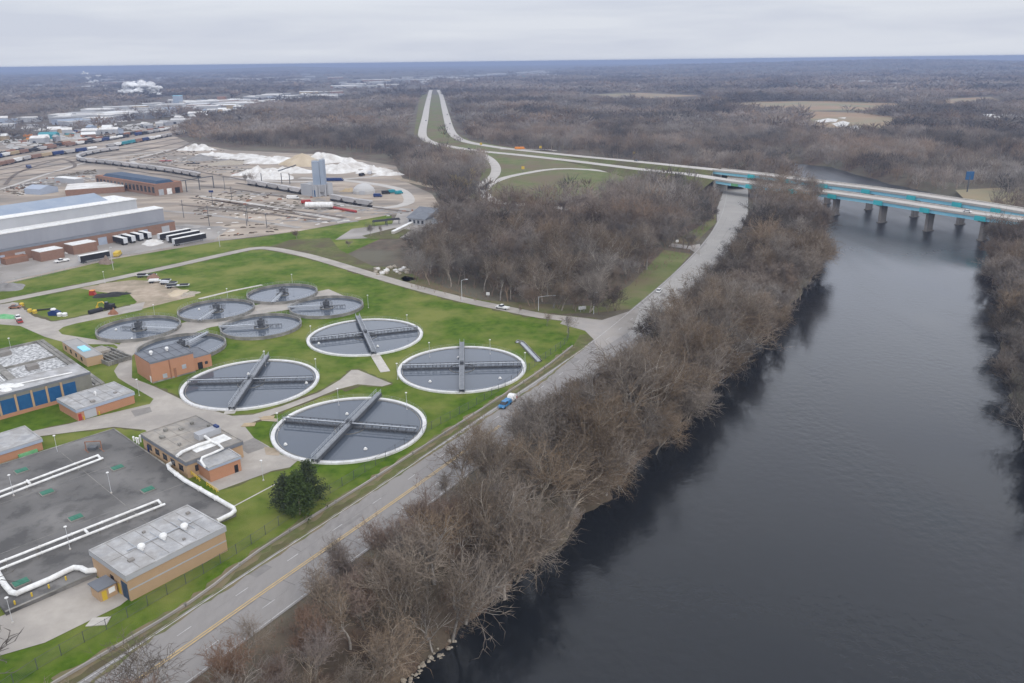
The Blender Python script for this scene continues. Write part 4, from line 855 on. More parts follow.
m = MB(); m.profile([(-1.3, .5), (-1.45, 1.3), (-1.1, 2.0), (0, 2.35), (1.0, 2.0), (1.4, 1.3), (1.3, .5)], -.95, .95); m.build('body', 'white', tr, True); MB().box(-1.55, -.9, -.98, .98, .5, 1.4).build('rear_panel', 'red', tr, True)
for sy in (-1.05, 1.05): MB().tube([(0, sy-.12, .35), (0, sy+.12, .35)], .35, 10).build('wheel', 'rubber', tr, True)
MB().tube([(1.7, 0, .6), (3.0, 0, .5)], .08, 5).build('tow_bar', 'darksteel', tr, True)
rn = math.atan2(g(527, 313).y-g(480, 304.5).y, g(527, 313).x-g(480, 304.5).x)
car('pickup_truck', 'white pickup truck on the plant road above the lawn', 'truck', (502.5, 309), rn+PI, 'white', 5.8, 2.0, 'pickup')
car('parked_car', 'white car on the riverside road beyond the junction', 'car', (659, 292), rd+.1, 'white', 4.7)
car('parked_car', 'white car with red tail parked on the paving at the left edge', 'car', (18, 318.5), -.9+PI, 'white', 5.0); car('parked_car', 'dark brown car parked near the yellow barrels', 'car', (15.5, 308.5), .2, 'rust', 4.6)
car('parked_car', 'red car directly in front of the white car at the left edge', 'car', (20, 322.5), -.9+PI, 'red', 4.4)
car('van', 'orange bus stopped on the freeway lay-by', 'bus', (520, 149.2), .0, 'orange', 12, 3, 'van', z=.05)
HLc, HRc = [p for p in HL], [p for p in HR]
cg = 'dark cars driving on the freeway'; cnt = 0
for P, xs_ in ((HL, (424.5, 428.5, 467, 476.5)), (HR, (440.7, 446, 448.5, 634))):
    for x in xs_:
        q, d = at_px(P, x); car('freeway_car', 'small dark car on the %s, %s' % ('left freeway carriageway' if P is HL else 'right freeway carriageway', {424.5: 'farthest up the road', 428.5: 'at the start of the bend', 467: 'on the bend', 476.5: 'just past the bend', 440.7: 'farthest up the road', 446: 'half way up the straight', 448.5: 'at the foot of the straight', 634: 'near the yellow sign'}[x]), 'car', None, math.atan2(d.y, d.x), 'black' if x != 634 else 'darksteel', 4.8, group=cg, pos=q+Vector((2.5, 0, .05)))
q, d = at_px(BL, 968); car('bridge_car', 'white car crossing the nearer river bridge', 'car', None, math.atan2(d.y, d.x), 'white', 4.8, pos=q+Vector((0, 0, .05)))
# semi trailers by the factory
def semitrailer(px, rz, label, side='black', L=13.5):
    p = g(*px); o = thing('semi_trailer', label, 'trailer', (p.x, p.y, .08), rz, 'semi trailers parked beside the factory'); m = MB(); m.box(-L/2, L/2, -1.28, 1.28, 1.1, 3.9); m.build('body', side, o, True)
    MB().box(-L/2, L/2, -1.3, 1.3, 3.903, 4.05).build('roof', 'white', o, True); MB().box(-L/2-.05, -L/2-.003, -1.2, 1.2, 1.15, 3.85).build('rear_door', 'silver', o, True)
    for x in (-L/2+1.2, -L/2+2.4):
        for s in (-1.1, 1.1): MB().tube([(x, s-.15, .5), (x, s+.15, .5)], .5, 10).build('wheel', 'rubber', o, True)
    for s in (-.9, .9): MB().box(L/2-2.6, L/2-2.4, s-.1, s+.1, 0, 1.1).build('landing_leg', 'darksteel', o, True)
    return o
fd = math.atan2(g(130, 262).y-g(60, 275).y, g(130, 262).x-g(60, 275).x)
tdir = math.atan2(g(145, 233).y-g(118, 243).y, 0.001)
a2 = math.atan2(g(118, 245).y-g(133, 238).y, g(118, 245).x-g(133, 238).x)
for i, (x, y, lb) in enumerate(((121, 244, 'dark-sided semi trailer with white roof, leftmost of the row at the factory dock'), (129, 242, 'second semi trailer from the left in the row at the factory dock'), (137, 240, 'third semi trailer from the left in the row at the factory dock'), (145, 238.5, 'fourth semi trailer from the left, nearest the white rubble'))): semitrailer((x, y), a2+.9+PI, lb, L=12)
for i, (x, y, lb) in enumerate(((175, 238, 'rear one of the long dark trailers parked by the weeds right of the dock'), (184, 240, 'middle one of the long dark trailers parked by the weeds right of the dock'), (190, 243, 'front one of the long dark trailers parked by the weeds right of the dock'))): semitrailer((x, y), fd+.1, lb, L=20)
semitrailer((95, 261), fd+.05, 'dark semi trailer with white roof parked by the bush near the factory lot fence', L=15)
car('yellow_truck', 'yellow truck at the end of the dark trailer in the factory lot', 'truck', (118, 256), fd+.9, 'yellow', 7, 2.5, 'van')
car('tractor_unit', 'white truck cab without a trailer in the factory lot', 'truck', (62, 262), fd+PI, 'white', 7, 2.5, 'pickup'); car('parked_van', 'white van parked against the small brick block with snowy roof', 'van', (55, 256.5), fd, 'white', 5.5, 2.1, 'van')
def heap(px, r, hgt, m_, name, label, cat, sx=1.0, n=26, seed=0, rz=0, kind=None, jag=.5):
    c = g(*px); rng = np.random.default_rng(seed); rr = np.linspace(0, 1, 10); mb = MB(); k = n*2
    V = []
    for a in rr:
        for t in range(k):
            th = 2*PI*t/k; q = r*a*(1+.22*math.sin(th*2+seed)+.12*math.sin(th*5+seed*2)); x, y = q*math.cos(th)*sx, q*math.sin(th)
            x, y = x*math.cos(rz)-y*math.sin(rz), x*math.sin(rz)+y*math.cos(rz)
            nz = vnoise(np.array([x+seed*31.]), np.array([y]), r*.3, seed)[0]; z = hgt*(1-a)**.85*(1-jag+2*jag*nz) if a < 1 else -.2
            V.append((c.x+x, c.y+y, z))
    mb.v = V
    for i in range(9):
        for t in range(k):
            t2 = (t+1) % k; mb.f.append((i*k+t, (i+1)*k+t, (i+1)*k+t2, i*k+t2))
    o = mb.build(name, m_); return tag(o, label, cat, kind=kind)
heap((36, 255), 3, 3, 'blue', 'blue_tarp_heap', 'rounded bright blue tarpaulin-covered heap by the factory wall', 'tarp heap', jag=.1, seed=1)
heap((5, 288), 8, 2.2, 'gravelpile', 'rubble_heap', 'grey brush and rubble heap at the left end of the factory lot', 'rubble', seed=2)
heap((106, 263), 4, 3.2, 'twigred', 'brush_heap', 'brown leafless brush spilling over the parked dark trailer', 'brush', seed=3)
heap((153, 243), 7, 2, 'snow', 'rubble_heap', 'white rubble heap between the parked semi trailers', 'rubble', seed=4)
heap((74, 251), 5, 2, 'snow', 'rubble_heap', 'small white rubble heap between the two brick blocks', 'rubble', seed=5)
# plant odds and ends
def barrel(px, m_, label, r=.9, grp=None, hh=1.2):
    p = g(*px); o = thing('round_container', label, 'container', tuple(p), 0, grp); MB().lathe((0, 0, 0), [(r, 0), (r, hh), (r*.5, hh+.25), (.01, hh+.3)], 14).build('shell', m_, o, True); MB().lathe((0, 0, hh*.5), [(r+.01, -.08), (r+.06, 0), (r+.01, .08)], 14).build('band', 'darksteel', o, True); return o
barrel((22, 306), 'yellow', 'yellow float at the corner of the small lawn, beside the dark brown car'); barrel((30, 312), 'yellow', 'yellow float at the left end of the dark boom on the lawn'); barrel((35, 313), 'yellow', 'yellow float just right of another at the end of the dark boom')
barrel((60, 316), 'white', 'left one of two white spheres at the lawn edge', 1.0); barrel((65, 316), 'white', 'right one of two white spheres at the lawn edge', 1.0)
tk_ = thing('covered_machine', 'dark machine with white cap on the lawn beside two white spheres', 'machine', tuple(g(55, 315))); q = g(55, 315); m = MB(); m.profile([(q.x-2, 0), (q.x-2.2, 1.5), (q.x, 2.2), (q.x+2, 1.3), (q.x+2.2, 0)], q.y-1.2, q.y+1.2); m.build('body', 'navy', tk_); MB().ball((q.x-.3, q.y, 2.4), 1.0, 1.2, 1, .6, 8).build('cap', 'white', tk_)
def longtube(a, b, r, m_, label, name='dark_pipe', z=.4):
    p = g(*a, z); q = g(*b, z); o = thing(name, label, 'pipe', (p.x, p.y, 0)); MB().tube([p, q], r, 8).build('pipe_run', m_, o); MB().box(q.x-.4, q.x+.4, q.y-.2, q.y+.2, 0, .4).build('skid', 'darksteel', o); return o
longtube((33, 310.5), (53, 308.5), .3, 'black', 'thin dark boom lying on the small lawn'); longtube((89, 312.5), (102, 309), .95, 'black', 'thick black pipe section lying beside the yellow digger', z=.9)
dg = thing('excavator', 'yellow excavator working beside the black pipe section', 'excavator', tuple(g(110, 309))); q = g(110, 309)
for s in (-1.1, 1.1): m = MB(); m.profile([(q.x-2, .1), (q.x-2.2, .6), (q.x-1.8, 1), (q.x+1.8, 1), (q.x+2.2, .6), (q.x+2, .1)], q.y+s-.3, q.y+s+.3); m.build('track', 'rubber', dg)
m = MB(); m.box(q.x-1.6, q.x+1.8, q.y-1.2, q.y+1.2, 1.1, 2.2); m.build('house', 'black', dg); m = MB(); m.box(q.x-1.4, q.x-.2, q.y-1.1, q.y+.1, 2.203, 3.2); m.build('cab', 'glass', dg)
m = MB(); m.tube([q+Vector((-1.6, .6, 1.6)), q+Vector((-3.0, .6, 3.0)), q+Vector((-4.8, .6, 2.6)), q+Vector((-5.4, .6, 1.2))], .25, 6); m.build('boom', 'yellow', dg); m = MB(); m.profile([(q.x-5.9, .2), (q.x-5.8, 1.2), (q.x-5.2, 1.3), (q.x-5.0, .3)], q.y+.2, q.y+1.0); m.build('bucket', 'yellow', dg)
heap((93, 294.5), 0.1, .01, 'orange', 'orange_cone_heap', 'bright orange-red plastic barrier heap on the small lawn', 'barrier heap') if False else None
rbx = thing('orange_barrier', 'bright orange-red barrier standing on the small lawn', 'barrier', tuple(g(93, 295))); q = g(93, 295); m = MB(); m.profile([(q.x-1.4, 0), (q.x-1.0, 2), (q.x+.6, 2), (q.x+.8, 1.2), (q.x+1.5, 0)], q.y-.9, q.y+.9); m.build('panel', 'red', rbx); MB().box(q.x-1, q.x+1, q.y-1, q.y+1, 2.0, 2.2).build('top', 'orange', rbx)
heap((111, 295), 4.6, 1.1, 'rubber', 'soil_heap', 'flat dark soil heap on the dug ground of the small lawn', 'soil heap', sx=1.7, seed=6)
heap((113.5, 314), 1.8, 2.6, 'rust', 'scrap_heap', 'small rusty heap on the service track by the leftmost small tank', 'scrap', seed=8)
heap((5, 317), 3.4, 1.2, 'lime', 'tarp_heap', 'bright green tarpaulin-covered heap at the left edge', 'tarp heap', sx=1.7, seed=9, jag=.2)
def trailer_flat(px, rz, label, L=9, load='silver'):
    p = g(*px); o = thing('flatbed_trailer', label, 'trailer', (p.x, p.y, .05), rz, 'flatbed trailers on the gravel apron'); MB().box(-L/2, L/2, -1.2, 1.2, .9, 1.1).build('bed', 'silver', o, True); MB().box(-L/2+.4, -L*.05, -1, 1, 1.103, 1.7).build('load', load, o, True); MB().box(L*.1, L/2-.5, -1, 1, 1.103, 1.5).build('load', 'black', o, True)
    for x in (-L/2+1, -L/2+2):
        for s in (-1.1, 1.1): MB().tube([(x, s-.15, .45), (x, s+.15, .45)], .45, 8).build('wheel', 'rubber', o, True)
trailer_flat((147, 277), .1, 'dark flatbed trailer beside the plant road, farthest left', 9, 'black'); trailer_flat((160, 282.5), .15, 'long pale flatbed trailer on the gravel apron', 10, 'white'); trailer_flat((169, 284.5), -.2, 'pale flatbed trailer behind the rubble on the apron', 8, 'silver'); trailer_flat((178, 287.5), .2, 'dark flatbed trailer nearest the small tanks', 10, 'black')
heap((153, 278), 3.5, 2, 'oldbrick', 'brick_heap', 'reddish brick heap beside the pale flatbed trailer', 'brick heap', seed=10)
heap((178, 293), 5, 1.2, 'sand', 'sand_heap', 'low tan sand heap at the end of the gravel apron', 'sand heap', seed=11); heap((190, 294), 4, 1.0, 'stone', 'stone_heap', 'low pale stone heap at the tip of the gravel apron', 'stone heap', seed=12)
for i, (x, y) in enumerate(((99, 622), (268, 418), (249, 425))):
    p = g(x, y); MBo = MB(); MBo.hexa([(p.x-1.8, p.y-1.3, 0.0), (p.x+1.8, p.y-.9, 0), (p.x+1.6, p.y+1.3, 0), (p.x-1.6, p.y+1.0, 0)], [(p.x-1.8, p.y-1.3, .18), (p.x+1.8, p.y-.9, .18), (p.x+1.6, p.y+1.3, .18), (p.x-1.6, p.y+1.0, .18)])
    tag(MBo.build('concrete_slab', 'concrete' if i == 0 else 'tan'), ['square pale slab in the lawn in front of the concrete pad', 'tan slab beside the service road left of the nearest tank', 'orange-tan slab at the paving corner near the control building'][i], 'slab')
# ------------------------------------------------------------------ factory and rail yard
A_ = g(176, 231); B_ = g(0, 264); RK = Rect(A_, B_, g(160, 215)); RK.L *= 2.0; FL = (B_-A_).length
fac = thing('factory_building', 'very long factory with grey and white stepped metal roofs at the left edge', 'building', tuple(RK.c()))
def fpro(name, pts, m_, s0=0.0, s1=None):
    s1 = RK.L if s1 is None else s1; m = MB(); m.hexa([RK.p(s0, d, z) for d, z in pts], [RK.p(s1, d, z) for d, z in pts]); return m.build(name, m_, fac)
fpro('brick_front', [(0, 0), (0, 5.8), (4.5, 6.3), (4.5, 0)], 'oldbrick'); fpro('lean_roof', [(0, 5.81), (0, 6.0), (4.6, 6.5), (4.6, 6.31)], 'darkroof', -.3)
fpro('cladding_wall', [(4.7, 0), (4.7, 13.8), (14, 13.8), (14, 0)], 'claddark', 3.5); fpro('white_roof', [(4.4, 13.81), (4.4, 14.3), (14, 14.5), (14, 13.81)], 'white', 3.2)
fpro('clerestory_wall', [(14.1, 0), (14.1, 19.8), (36, 18), (36, 0)], 'cladding', 14); fpro('upper_white_roof', [(13.7, 19.9), (13.7, 20.3), (23, 20.3), (23, 19.9)], 'white', 13.6); fpro('blue_roof_slope', [(23.1, 19.9), (23.1, 20.3), (38, 23.4), (38, 19.9)], 'blueroof', 26)
fpro('roof_edge', [(23.1, 19.9), (23.1, 20.2), (38, 20.4), (38, 19.9)], 'white', 14, 25.9)
for i, t in enumerate((.03, .17, .30, .42, .56, .72, .86, .96)): on_front(RK, fac, 'loading_door', FL*t+1, FL*t+6, .02, 4.2, 'cladding' if i % 2 == 0 else 'fascia', .1)
for i, (x, y, wd, lb) in enumerate(((98, 250.5, 13, 'right brick block with white roof jutting from the factory front'), (65, 257.5, 12, 'left brick block with white roof jutting from the factory front'), (29, 261, 11, 'open brick dock structure in front of the factory'))):
    p = g(x, y); q = g(x-20, y+3.6); R_ = Rect(p, p+RK.u*wd, p+RK.v*9); building('brick_block', lb, R_, 5 if i < 2 else 3, 'oldbrick', 'white' if i < 2 else 'rust', None)
# brick building with navy roof
RM = Rect(g(156, 196), g(97, 186), g(187.6, 193)); o, rf = building('car_shop', 'old brick building with dark blue raised roof in the rail yard', RM, 8.5, 'oldbrick', 'rust', None)
m = MB(); m.hexa([RM.p(3, 3, 8.6), RM.p(RM.L*.93, 3, 8.6), RM.p(RM.L*.93, RM.W*.88, 8.6), RM.p(3, RM.W*.8, 8.6)], [RM.p(5, 5, 10.6), RM.p(RM.L*.9, 5, 10.6), RM.p(RM.L*.9, RM.W*.8, 10.6), RM.p(5, RM.W*.7, 10.6)]); m.build('raised_roof', 'navyroof', rf)
for k in range(16): on_front(RM, o, 'window', RM.L*(k+.2)/16, RM.L*(k+.75)/16, 2, 6.5, 'glass', .05)
for k in range(3): on_front(RM, o, 'door', RM.W*(.12+.3*k), RM.W*(.3+.3*k), .02, 4.5, ['steel', 'white', 'black'][k], .06, 'l')
RQ = Rect(g(66, 196), g(125, 192), g(66, 190)); building('low_workshop', 'low workshop with patchy white roof between the factory and the old brick building', RQ, 4.5, 'oldbrick', 'snow', None)
RQ = Rect(g(25, 194), g(41, 195), g(26, 190)); o, rf = building('blue_shed', 'pale blue gabled shed in the yard behind the long factory', RQ, 4, 'fascia', 'fascia', None)
m = MB(); m.hexa([RQ.p(0, 0, 4.3), RQ.p(RQ.L, 0, 4.3), RQ.p(RQ.L, RQ.W, 4.3), RQ.p(0, RQ.W, 4.3)], [RQ.p(0, RQ.W/2-.1, 6.5), RQ.p(RQ.L, RQ.W/2-.1, 6.5), RQ.p(RQ.L, RQ.W/2+.1, 6.5), RQ.p(0, RQ.W/2+.1, 6.5)]); m.build('gable_roof', 'fascia', rf)
RQ = Rect(g(55, 182), g(75, 184), g(56, 180)); building('yard_office', 'small white flat-roofed office left of the old brick building', RQ, 4, 'cladding', 'white', None)
# pipe rack
pr = thing('conveyor_trestle', 'dark overhead trestle running from the old brick building into the yard', 'trestle', tuple(g(200, 192))); m = MB(); a, b = g(183, 190), g(214, 188); 
m.tube([g(180, 181, 8.0), g(213, 176, 9.0)], .35, 4); m.build('beam', 'darksteel', pr)
for x, y in ((187, 192), (200, 190), (214, 188)): p = g(x, y); MB().tube([p, p+Vector((0, 0, 9.2))], .4, 4).build('leg', 'darksteel', pr)
# silo tower, shed, dome
p = g(321, 196); so = thing('silo_tower', 'tall pale blue silo tower in the rail yard beside the white piles', 'silo', tuple(p)); 
m = MB(); m.box(p.x-4.2, p.x+1.2, p.y-3.6, p.y+3.6, 9, 26); m.box(p.x+1.5, p.x+4.4, p.y-3.6, p.y+3.6, 9, 27); m.build('bin', 'bridgeblue' if False else 'blueroof', so); m = MB()
for sx in (-4.5, 0, 4.5):
    for sy in (-3.5, 3.5): m.box(p.x+sx-.4, p.x+sx+.4, p.y+sy-.4, p.y+sy+.4, 0, 9)
m.hexa([(p.x-3, p.y-2, 3), (p.x+3, p.y-2, 3), (p.x+3, p.y+2, 3), (p.x-3, p.y+2, 3)], [(p.x-5, p.y-3.8, 8.99), (p.x+5, p.y-3.8, 8.99), (p.x+5, p.y+3.8, 8.99), (p.x-5, p.y+3.8, 8.99)]); m.build('support_frame', 'cladding', so)
m = MB(); railing(m, [(p.x-4, p.y-3.5, 26), (p.x+4, p.y-3.5, 27), (p.x+4, p.y+3.5, 27)], 1.2, .15, 2); m.build('top_railing', 'steel', so)
R_ = Rect(g(301.5, 195), g(316, 197), g(302, 190)); o, rf = building('loading_shed', 'boxy grey loading shed joined to the left of the silo tower', R_, 8.5, 'cladding', 'metalroof', None); on_front(R_, o, 'door', R_.L*.8, R_.L*.98, .02, 5, 'bluepanel', .1)
dm = thing('white_dome', 'white dome building beside the silo tower', 'dome', tuple(g(364, 193))); q = g(364, 193); m = MB(); m.lathe(q, [(8.5, 0), (8.5, 2), (7.6, 4), (5, 6.2), (2.2, 7.2), (.01, 7.4)], 28); m.build('shell', 'dullroof', dm); MB().box(q.x-2, q.x+2, q.y-8.9, q.y-7.5, 0, 3).build('entrance', 'cladding', dm)
heap((350, 191), 7, 2.5, 'tan', 'woodchip_heap', 'orange-tan heap between the silo tower and the white dome', 'heap', seed=14)
for i, (x, y, r_, hh, m_, lb) in enumerate(((262, 174, 15, 6, 'snow', 'white pile behind the bare tree in the yard, farthest left'), (290, 172, 15, 5, 'snow', 'white pile between the tan pile and the yard tree'), (303, 165, 15, 12, 'sand', 'pointed tan sand pile behind the silo tower'), (335, 171, 17, 8, 'snow', 'large white pile right of the silo tower'), (350, 168, 15, 8, 'snow', 'broad white pile, second right of the silo tower'), (373, 172, 11, 5, 'snow', 'white pile with dark gaps at the right end of the row'), (388, 175, 8, 4, 'snow', 'small white pile beside the woods at the right end'), (198, 150, 13, 7, 'snow', 'white rubble pile at the edge of the woods, left of the yard'), (215, 155, 14, 3, 'snow', 'low white pile along the edge of the woods'), (240, 157, 22, 3, 'snow', 'long low white pile along the edge of the woods'), (201, 160, 11, 6, 'gravelpile', 'grey gravel cone in the rail yard'), (228, 164, 14, 4, 'stone', 'brown stone pile in the rail yard'), (320, 162, 20, 8, 'snow', 'white pile behind the silo tower against the woods'), (275, 162, 22, 5, 'snow', 'low white pile behind the others near the woods'), (270, 178, 14, 6, 'snow', 'small bright pile by the conveyor'))):
    heap((x, y), r_, hh, m_, 'material_pile', lb, 'pile', sx=1.5, seed=20+i, jag=.12 if m_ != 'snow' else .6)
cv = thing('conveyor', 'thin dark conveyor frame standing in front of the white piles', 'conveyor', tuple(g(285, 184))); m = MB(); m.tube([g(278, 171, 6), g(296, 165, 9)], .5, 4); m.build('belt', 'darksteel', cv)
for x, y in ((282, 184), (290, 184), (262, 184)): q = g(x, y); MB().tube([q, q+Vector((0, 0, 9))], .35, 4).build('leg', 'darksteel', cv)
q = g(319, 209); wt = thing('storage_tank', 'long white cylindrical tank lying in front of the silo', 'tank', tuple(q)); m = MB(); m.tube([q+Vector((-9, 0, 3)), q+Vector((-8.6, 0, 3)), q+Vector((9.6, -1, 3)), q+Vector((10, -1, 3))], 2.0, 12); m.build('shell', 'white', wt)
for s in (-7, 7): MB().box(q.x+s-.6, q.x+s+.6, q.y-1.5, q.y+1.5, 0, 1.6).build('saddle', 'oldconcrete', wt)
car('red_truck', 'red truck beside the long white cylindrical tank', 'truck', (307, 203.5), .2, 'red', 8, 3, 'van'); car('tanker_truck', 'small white tanker truck left of the red truck', 'truck', (293, 199), -.1, 'white', 9, 2.6, 'van')
longtube((331, 207), (356, 211.5), .9, 'red', 'long red pipe lying right of the long white cylindrical tank', 'red_pipe', 1)
car('blue_locomotive', 'dark blue locomotive behind the silo tower', 'locomotive', (335, 181), -.05, 'navy', 15, 3.2, 'van'); car('red_loader', 'red loader on the yard track below the gravel cone', 'loader', (166, 161.5), 0, 'red', 12, 4, 'pickup'); car('red_loader', 'faded red loader left of the bare yard tree', 'loader', (238, 174.5), 0, 'rust', 10, 4, 'pickup'); car('dark_wagon', 'low dark wagon right of the red loader', 'wagon', (193.5, 164), 0, 'black', 13, 3.4, 'pickup'); car('dark_wagon', 'single dark blue wagon on the curved yard track at left', 'wagon', (29, 168), -.9, 'navy', 12, 3.4, 'van')
# lots near dome: machines
for i, (x, y, m_, lb) in enumerate(((378, 197, 'navy', 'blue skip below the white dome'), (386, 194, 'black', 'dark machine on the loop road'), (392, 193, 'teal', 'teal machine beside the dark one'), (399, 194, 'teal', 'teal skip at the end of the loop road'), (362, 176, 'black', 'dark loader at the foot of the white piles'), (370, 174, 'silver', 'pale loader at the foot of the white piles'))): car('yard_machine', lb, 'machine', (x, y), .3*i, m_, 6.5, 2.8, 'van')
# house with blue roof
RQ = Rect(g(408, 224), g(425, 226), g(405, 214)); hs = thing('lodge_house', 'grey lodge with dark blue gabled roof at the edge of the woods', 'house', tuple(RQ.c())); MB().boxR(RQ, 0, RQ.L, 0, RQ.W, 0, 4).build('wall', 'cladding', hs)
m = MB(); m.hexa([RQ.p(-.8, -.8, 4), RQ.p(RQ.L+.8, -.8, 4), RQ.p(RQ.L+.8, RQ.W+.8, 4), RQ.p(-.8, RQ.W+.8, 4)], [RQ.p(-.8, RQ.W/2-.1, 9), RQ.p(RQ.L+.8, RQ.W/2-.1, 9), RQ.p(RQ.L+.8, RQ.W/2+.1, 9), RQ.p(-.8, RQ.W/2+.1, 9)]); m.build('roof', 'darkroof', hs)
for k in range(4): on_front(RQ, hs, 'window', RQ.L*(.08+.24*k), RQ.L*(.2+.24*k), 1, 3, 'glass', .05)
p = g(433, 224); R_ = Rect(p+Vector((-5, 0, 0)), p+Vector((6, 0, 0)), p+Vector((-5, 12, 0))); ps = thing('grey_pavilion', 'grey pavilion with pointed roof right of the blue-roofed lodge', 'pavilion', tuple(R_.c())); MB().boxR(R_, 0, R_.L, 0, R_.W, 0, 3.4).build('wall', 'steel', ps); m = MB(); c_ = R_.c(7.2); m.hexa([R_.p(-.7, -.7, 3.4), R_.p(R_.L+.7, -.7, 3.4), R_.p(R_.L+.7, R_.W+.7, 3.4), R_.p(-.7, R_.W+.7, 3.4)], [c_+Vector((-.1, -.1, 0)), c_+Vector((.1, -.1, 0)), c_+Vector((.1, .1, 0)), c_+Vector((-.1, .1, 0))]); m.build('roof', 'metalroof', ps)
for x, y, rz, lb in ((380, 226, .4, 'dark shelter with white roof edge on the hilltop lot, left one'), (393, 224.5, .4, 'dark shelter on the hilltop lot, right one')):
    p = g(x, y); o = thing('open_shelter', lb, 'shelter', (p.x, p.y, 0), rz); MB().hexa([(-4.5, -2, 3), (4.5, -2, 3), (4.5, 2, 3), (-4.5, 2, 3)], [(-4, -.3, 4), (4, -.3, 4), (4, .3, 4), (-4, .3, 4)]).build('roof', 'black', o, True)
    for s in (-4, 4):
        for t in (-1.6, 1.6): MB().tube([(s, t, 0), (s, t, 3)], .15, 5).build('post', 'darksteel', o, True)
p = g(395, 234); o = thing('retaining_wall', 'long pale low retaining wall below the lodge', 'wall', tuple(p)); m = MB(); a, b = g(393, 234), g(412, 224.5); d = (b-a).normalized(); s = Vector((d.y, -d.x, 0))*1.0; m.hexa([a-s, b-s, b+s, a+s], [q+Vector((0, 0, 1.5)) for q in (a-s, b-s, b+s, a+s)]); m.build('wall', 'concrete', o); MB().hexa([q+Vector((0, 0, 1.503)) for q in (a-s*1.2, b-s*1.2, b+s*1.2, a+s*1.2)], [q+Vector((0, 0, 1.7)) for q in (a-s*1.2, b-s*1.2, b+s*1.2, a+s*1.2)]).build('coping', 'white', o)
rng = random.Random(5)
for i in range(22):
    p = g(376+rng.random()*32, 266+rng.random()*7+i*.1); m = MB(); m.ball((p.x, p.y, .3), .9+rng.random(), 1, 1, .7, 6, .25); tag(m.build('boulder', 'stone' if i % 3 else 'snow'), 'pale boulder in the rubble scatter beside the plant road', 'boulder', 'boulders scattered above the plant road')
# loose debris, weeds and puddled snow lying about the yard (uncountable)
def debris(name, polys, n, smin, smax, hmax, m_, label, cat):
    V, F, k = [], [], 0; rg_ = np.random.default_rng(abs(hash(m_)) % 1000 if False else len(m_)*7+n)
    for poly in polys:
        P_ = gp_(poly); xs = [p[0] for p in P_]; ys = [p[1] for p in P_]; X = rg_.uniform(min(xs), max(xs), n*3); Y = rg_.uniform(min(ys), max(ys), n*3); q = inpoly(X, Y, P_) & (vnoise(X, Y, 40, len(m_)) > .45); X, Y = X[q][:n], Y[q][:n]
        for x, y in zip(X, Y):
            a, b, h = rg_.uniform(smin, smax)*1.6, rg_.uniform(smin, smax)*.6, rg_.uniform(.2, 1)*hmax; t = rg_.normal()*.4+.2; c, s_ = math.cos(t), math.sin(t); pts = [(-a, -b*.6), (0, -b), (a, -b*.3), (a*.7, b*.8), (-a*.6, b)]
            V += [(x+px*c-py*s_, y+px*s_+py*c, .0) for px, py in pts]+[(x+px*c*.6-py*s_*.6, y+px*s_*.6+py*c*.6, .2+h) for px, py in pts]
            F += [(k, k+1, k+6, k+5), (k+1, k+2, k+7, k+6), (k+2, k+3, k+8, k+7), (k+3, k+4, k+9, k+8), (k+4, k, k+5, k+9), (k+5, k+6, k+7, k+8), ]; F += [(k+5, k+8, k+9, k+9)] if False else []; k += 10
    mb = MB(); mb.v = V; mb.f = F; return tag(mb.build(name, m_), label, cat, kind='stuff')
def gp_(pts): return [tuple(g(x, y)[:2]) for x, y in pts]
YP = [[(170, 238), (200, 205), (190, 196), (230, 190), (300, 196), (420, 212), (390, 216), (330, 225), (240, 236)], [(0, 190), (60, 175), (95, 170), (100, 180), (60, 184), (20, 196)], [(110, 160), (200, 146), (260, 158), (250, 180), (205, 172), (150, 162)]]
debris('yard_snow', YP, 70, .4, 1.8, .3, 'snow', 'patches of old snow and white rubble strewn about the rail yard', 'snow patches')
debris('yard_weeds', YP, 240, .4, 1.6, .5, 'woodfloor', 'brown weeds growing between the tracks of the rail yard', 'weeds')
debris('yard_scrap', YP, 16, .4, 1.5, 1.0, 'rust', 'rusty scrap strewn about the rail yard', 'scrap')
debris('scrap_area', [[(10, 150), (130, 132), (160, 122), (60, 132), (0, 142)], [(150, 128), (240, 114), (240, 108), (160, 118)]], 200, 1, 4, 2.2, 'woodfloor', 'dark brown scrap and brush heaped behind the back train', 'scrap')
debris('scrap_area_pale', [[(10, 150), (130, 132), (160, 122), (60, 132), (0, 142)], [(60, 130), (240, 108), (250, 101), (150, 108)]], 320, 1, 5, 2.0, 'dullroof', 'pale rubble and parked vehicles behind the back train', 'rubble')
debris('yard_puddles', YP, 130, 1, 6, .02, 'gravelpile', 'dark cinder patches along the tracks of the rail yard', 'cinders')
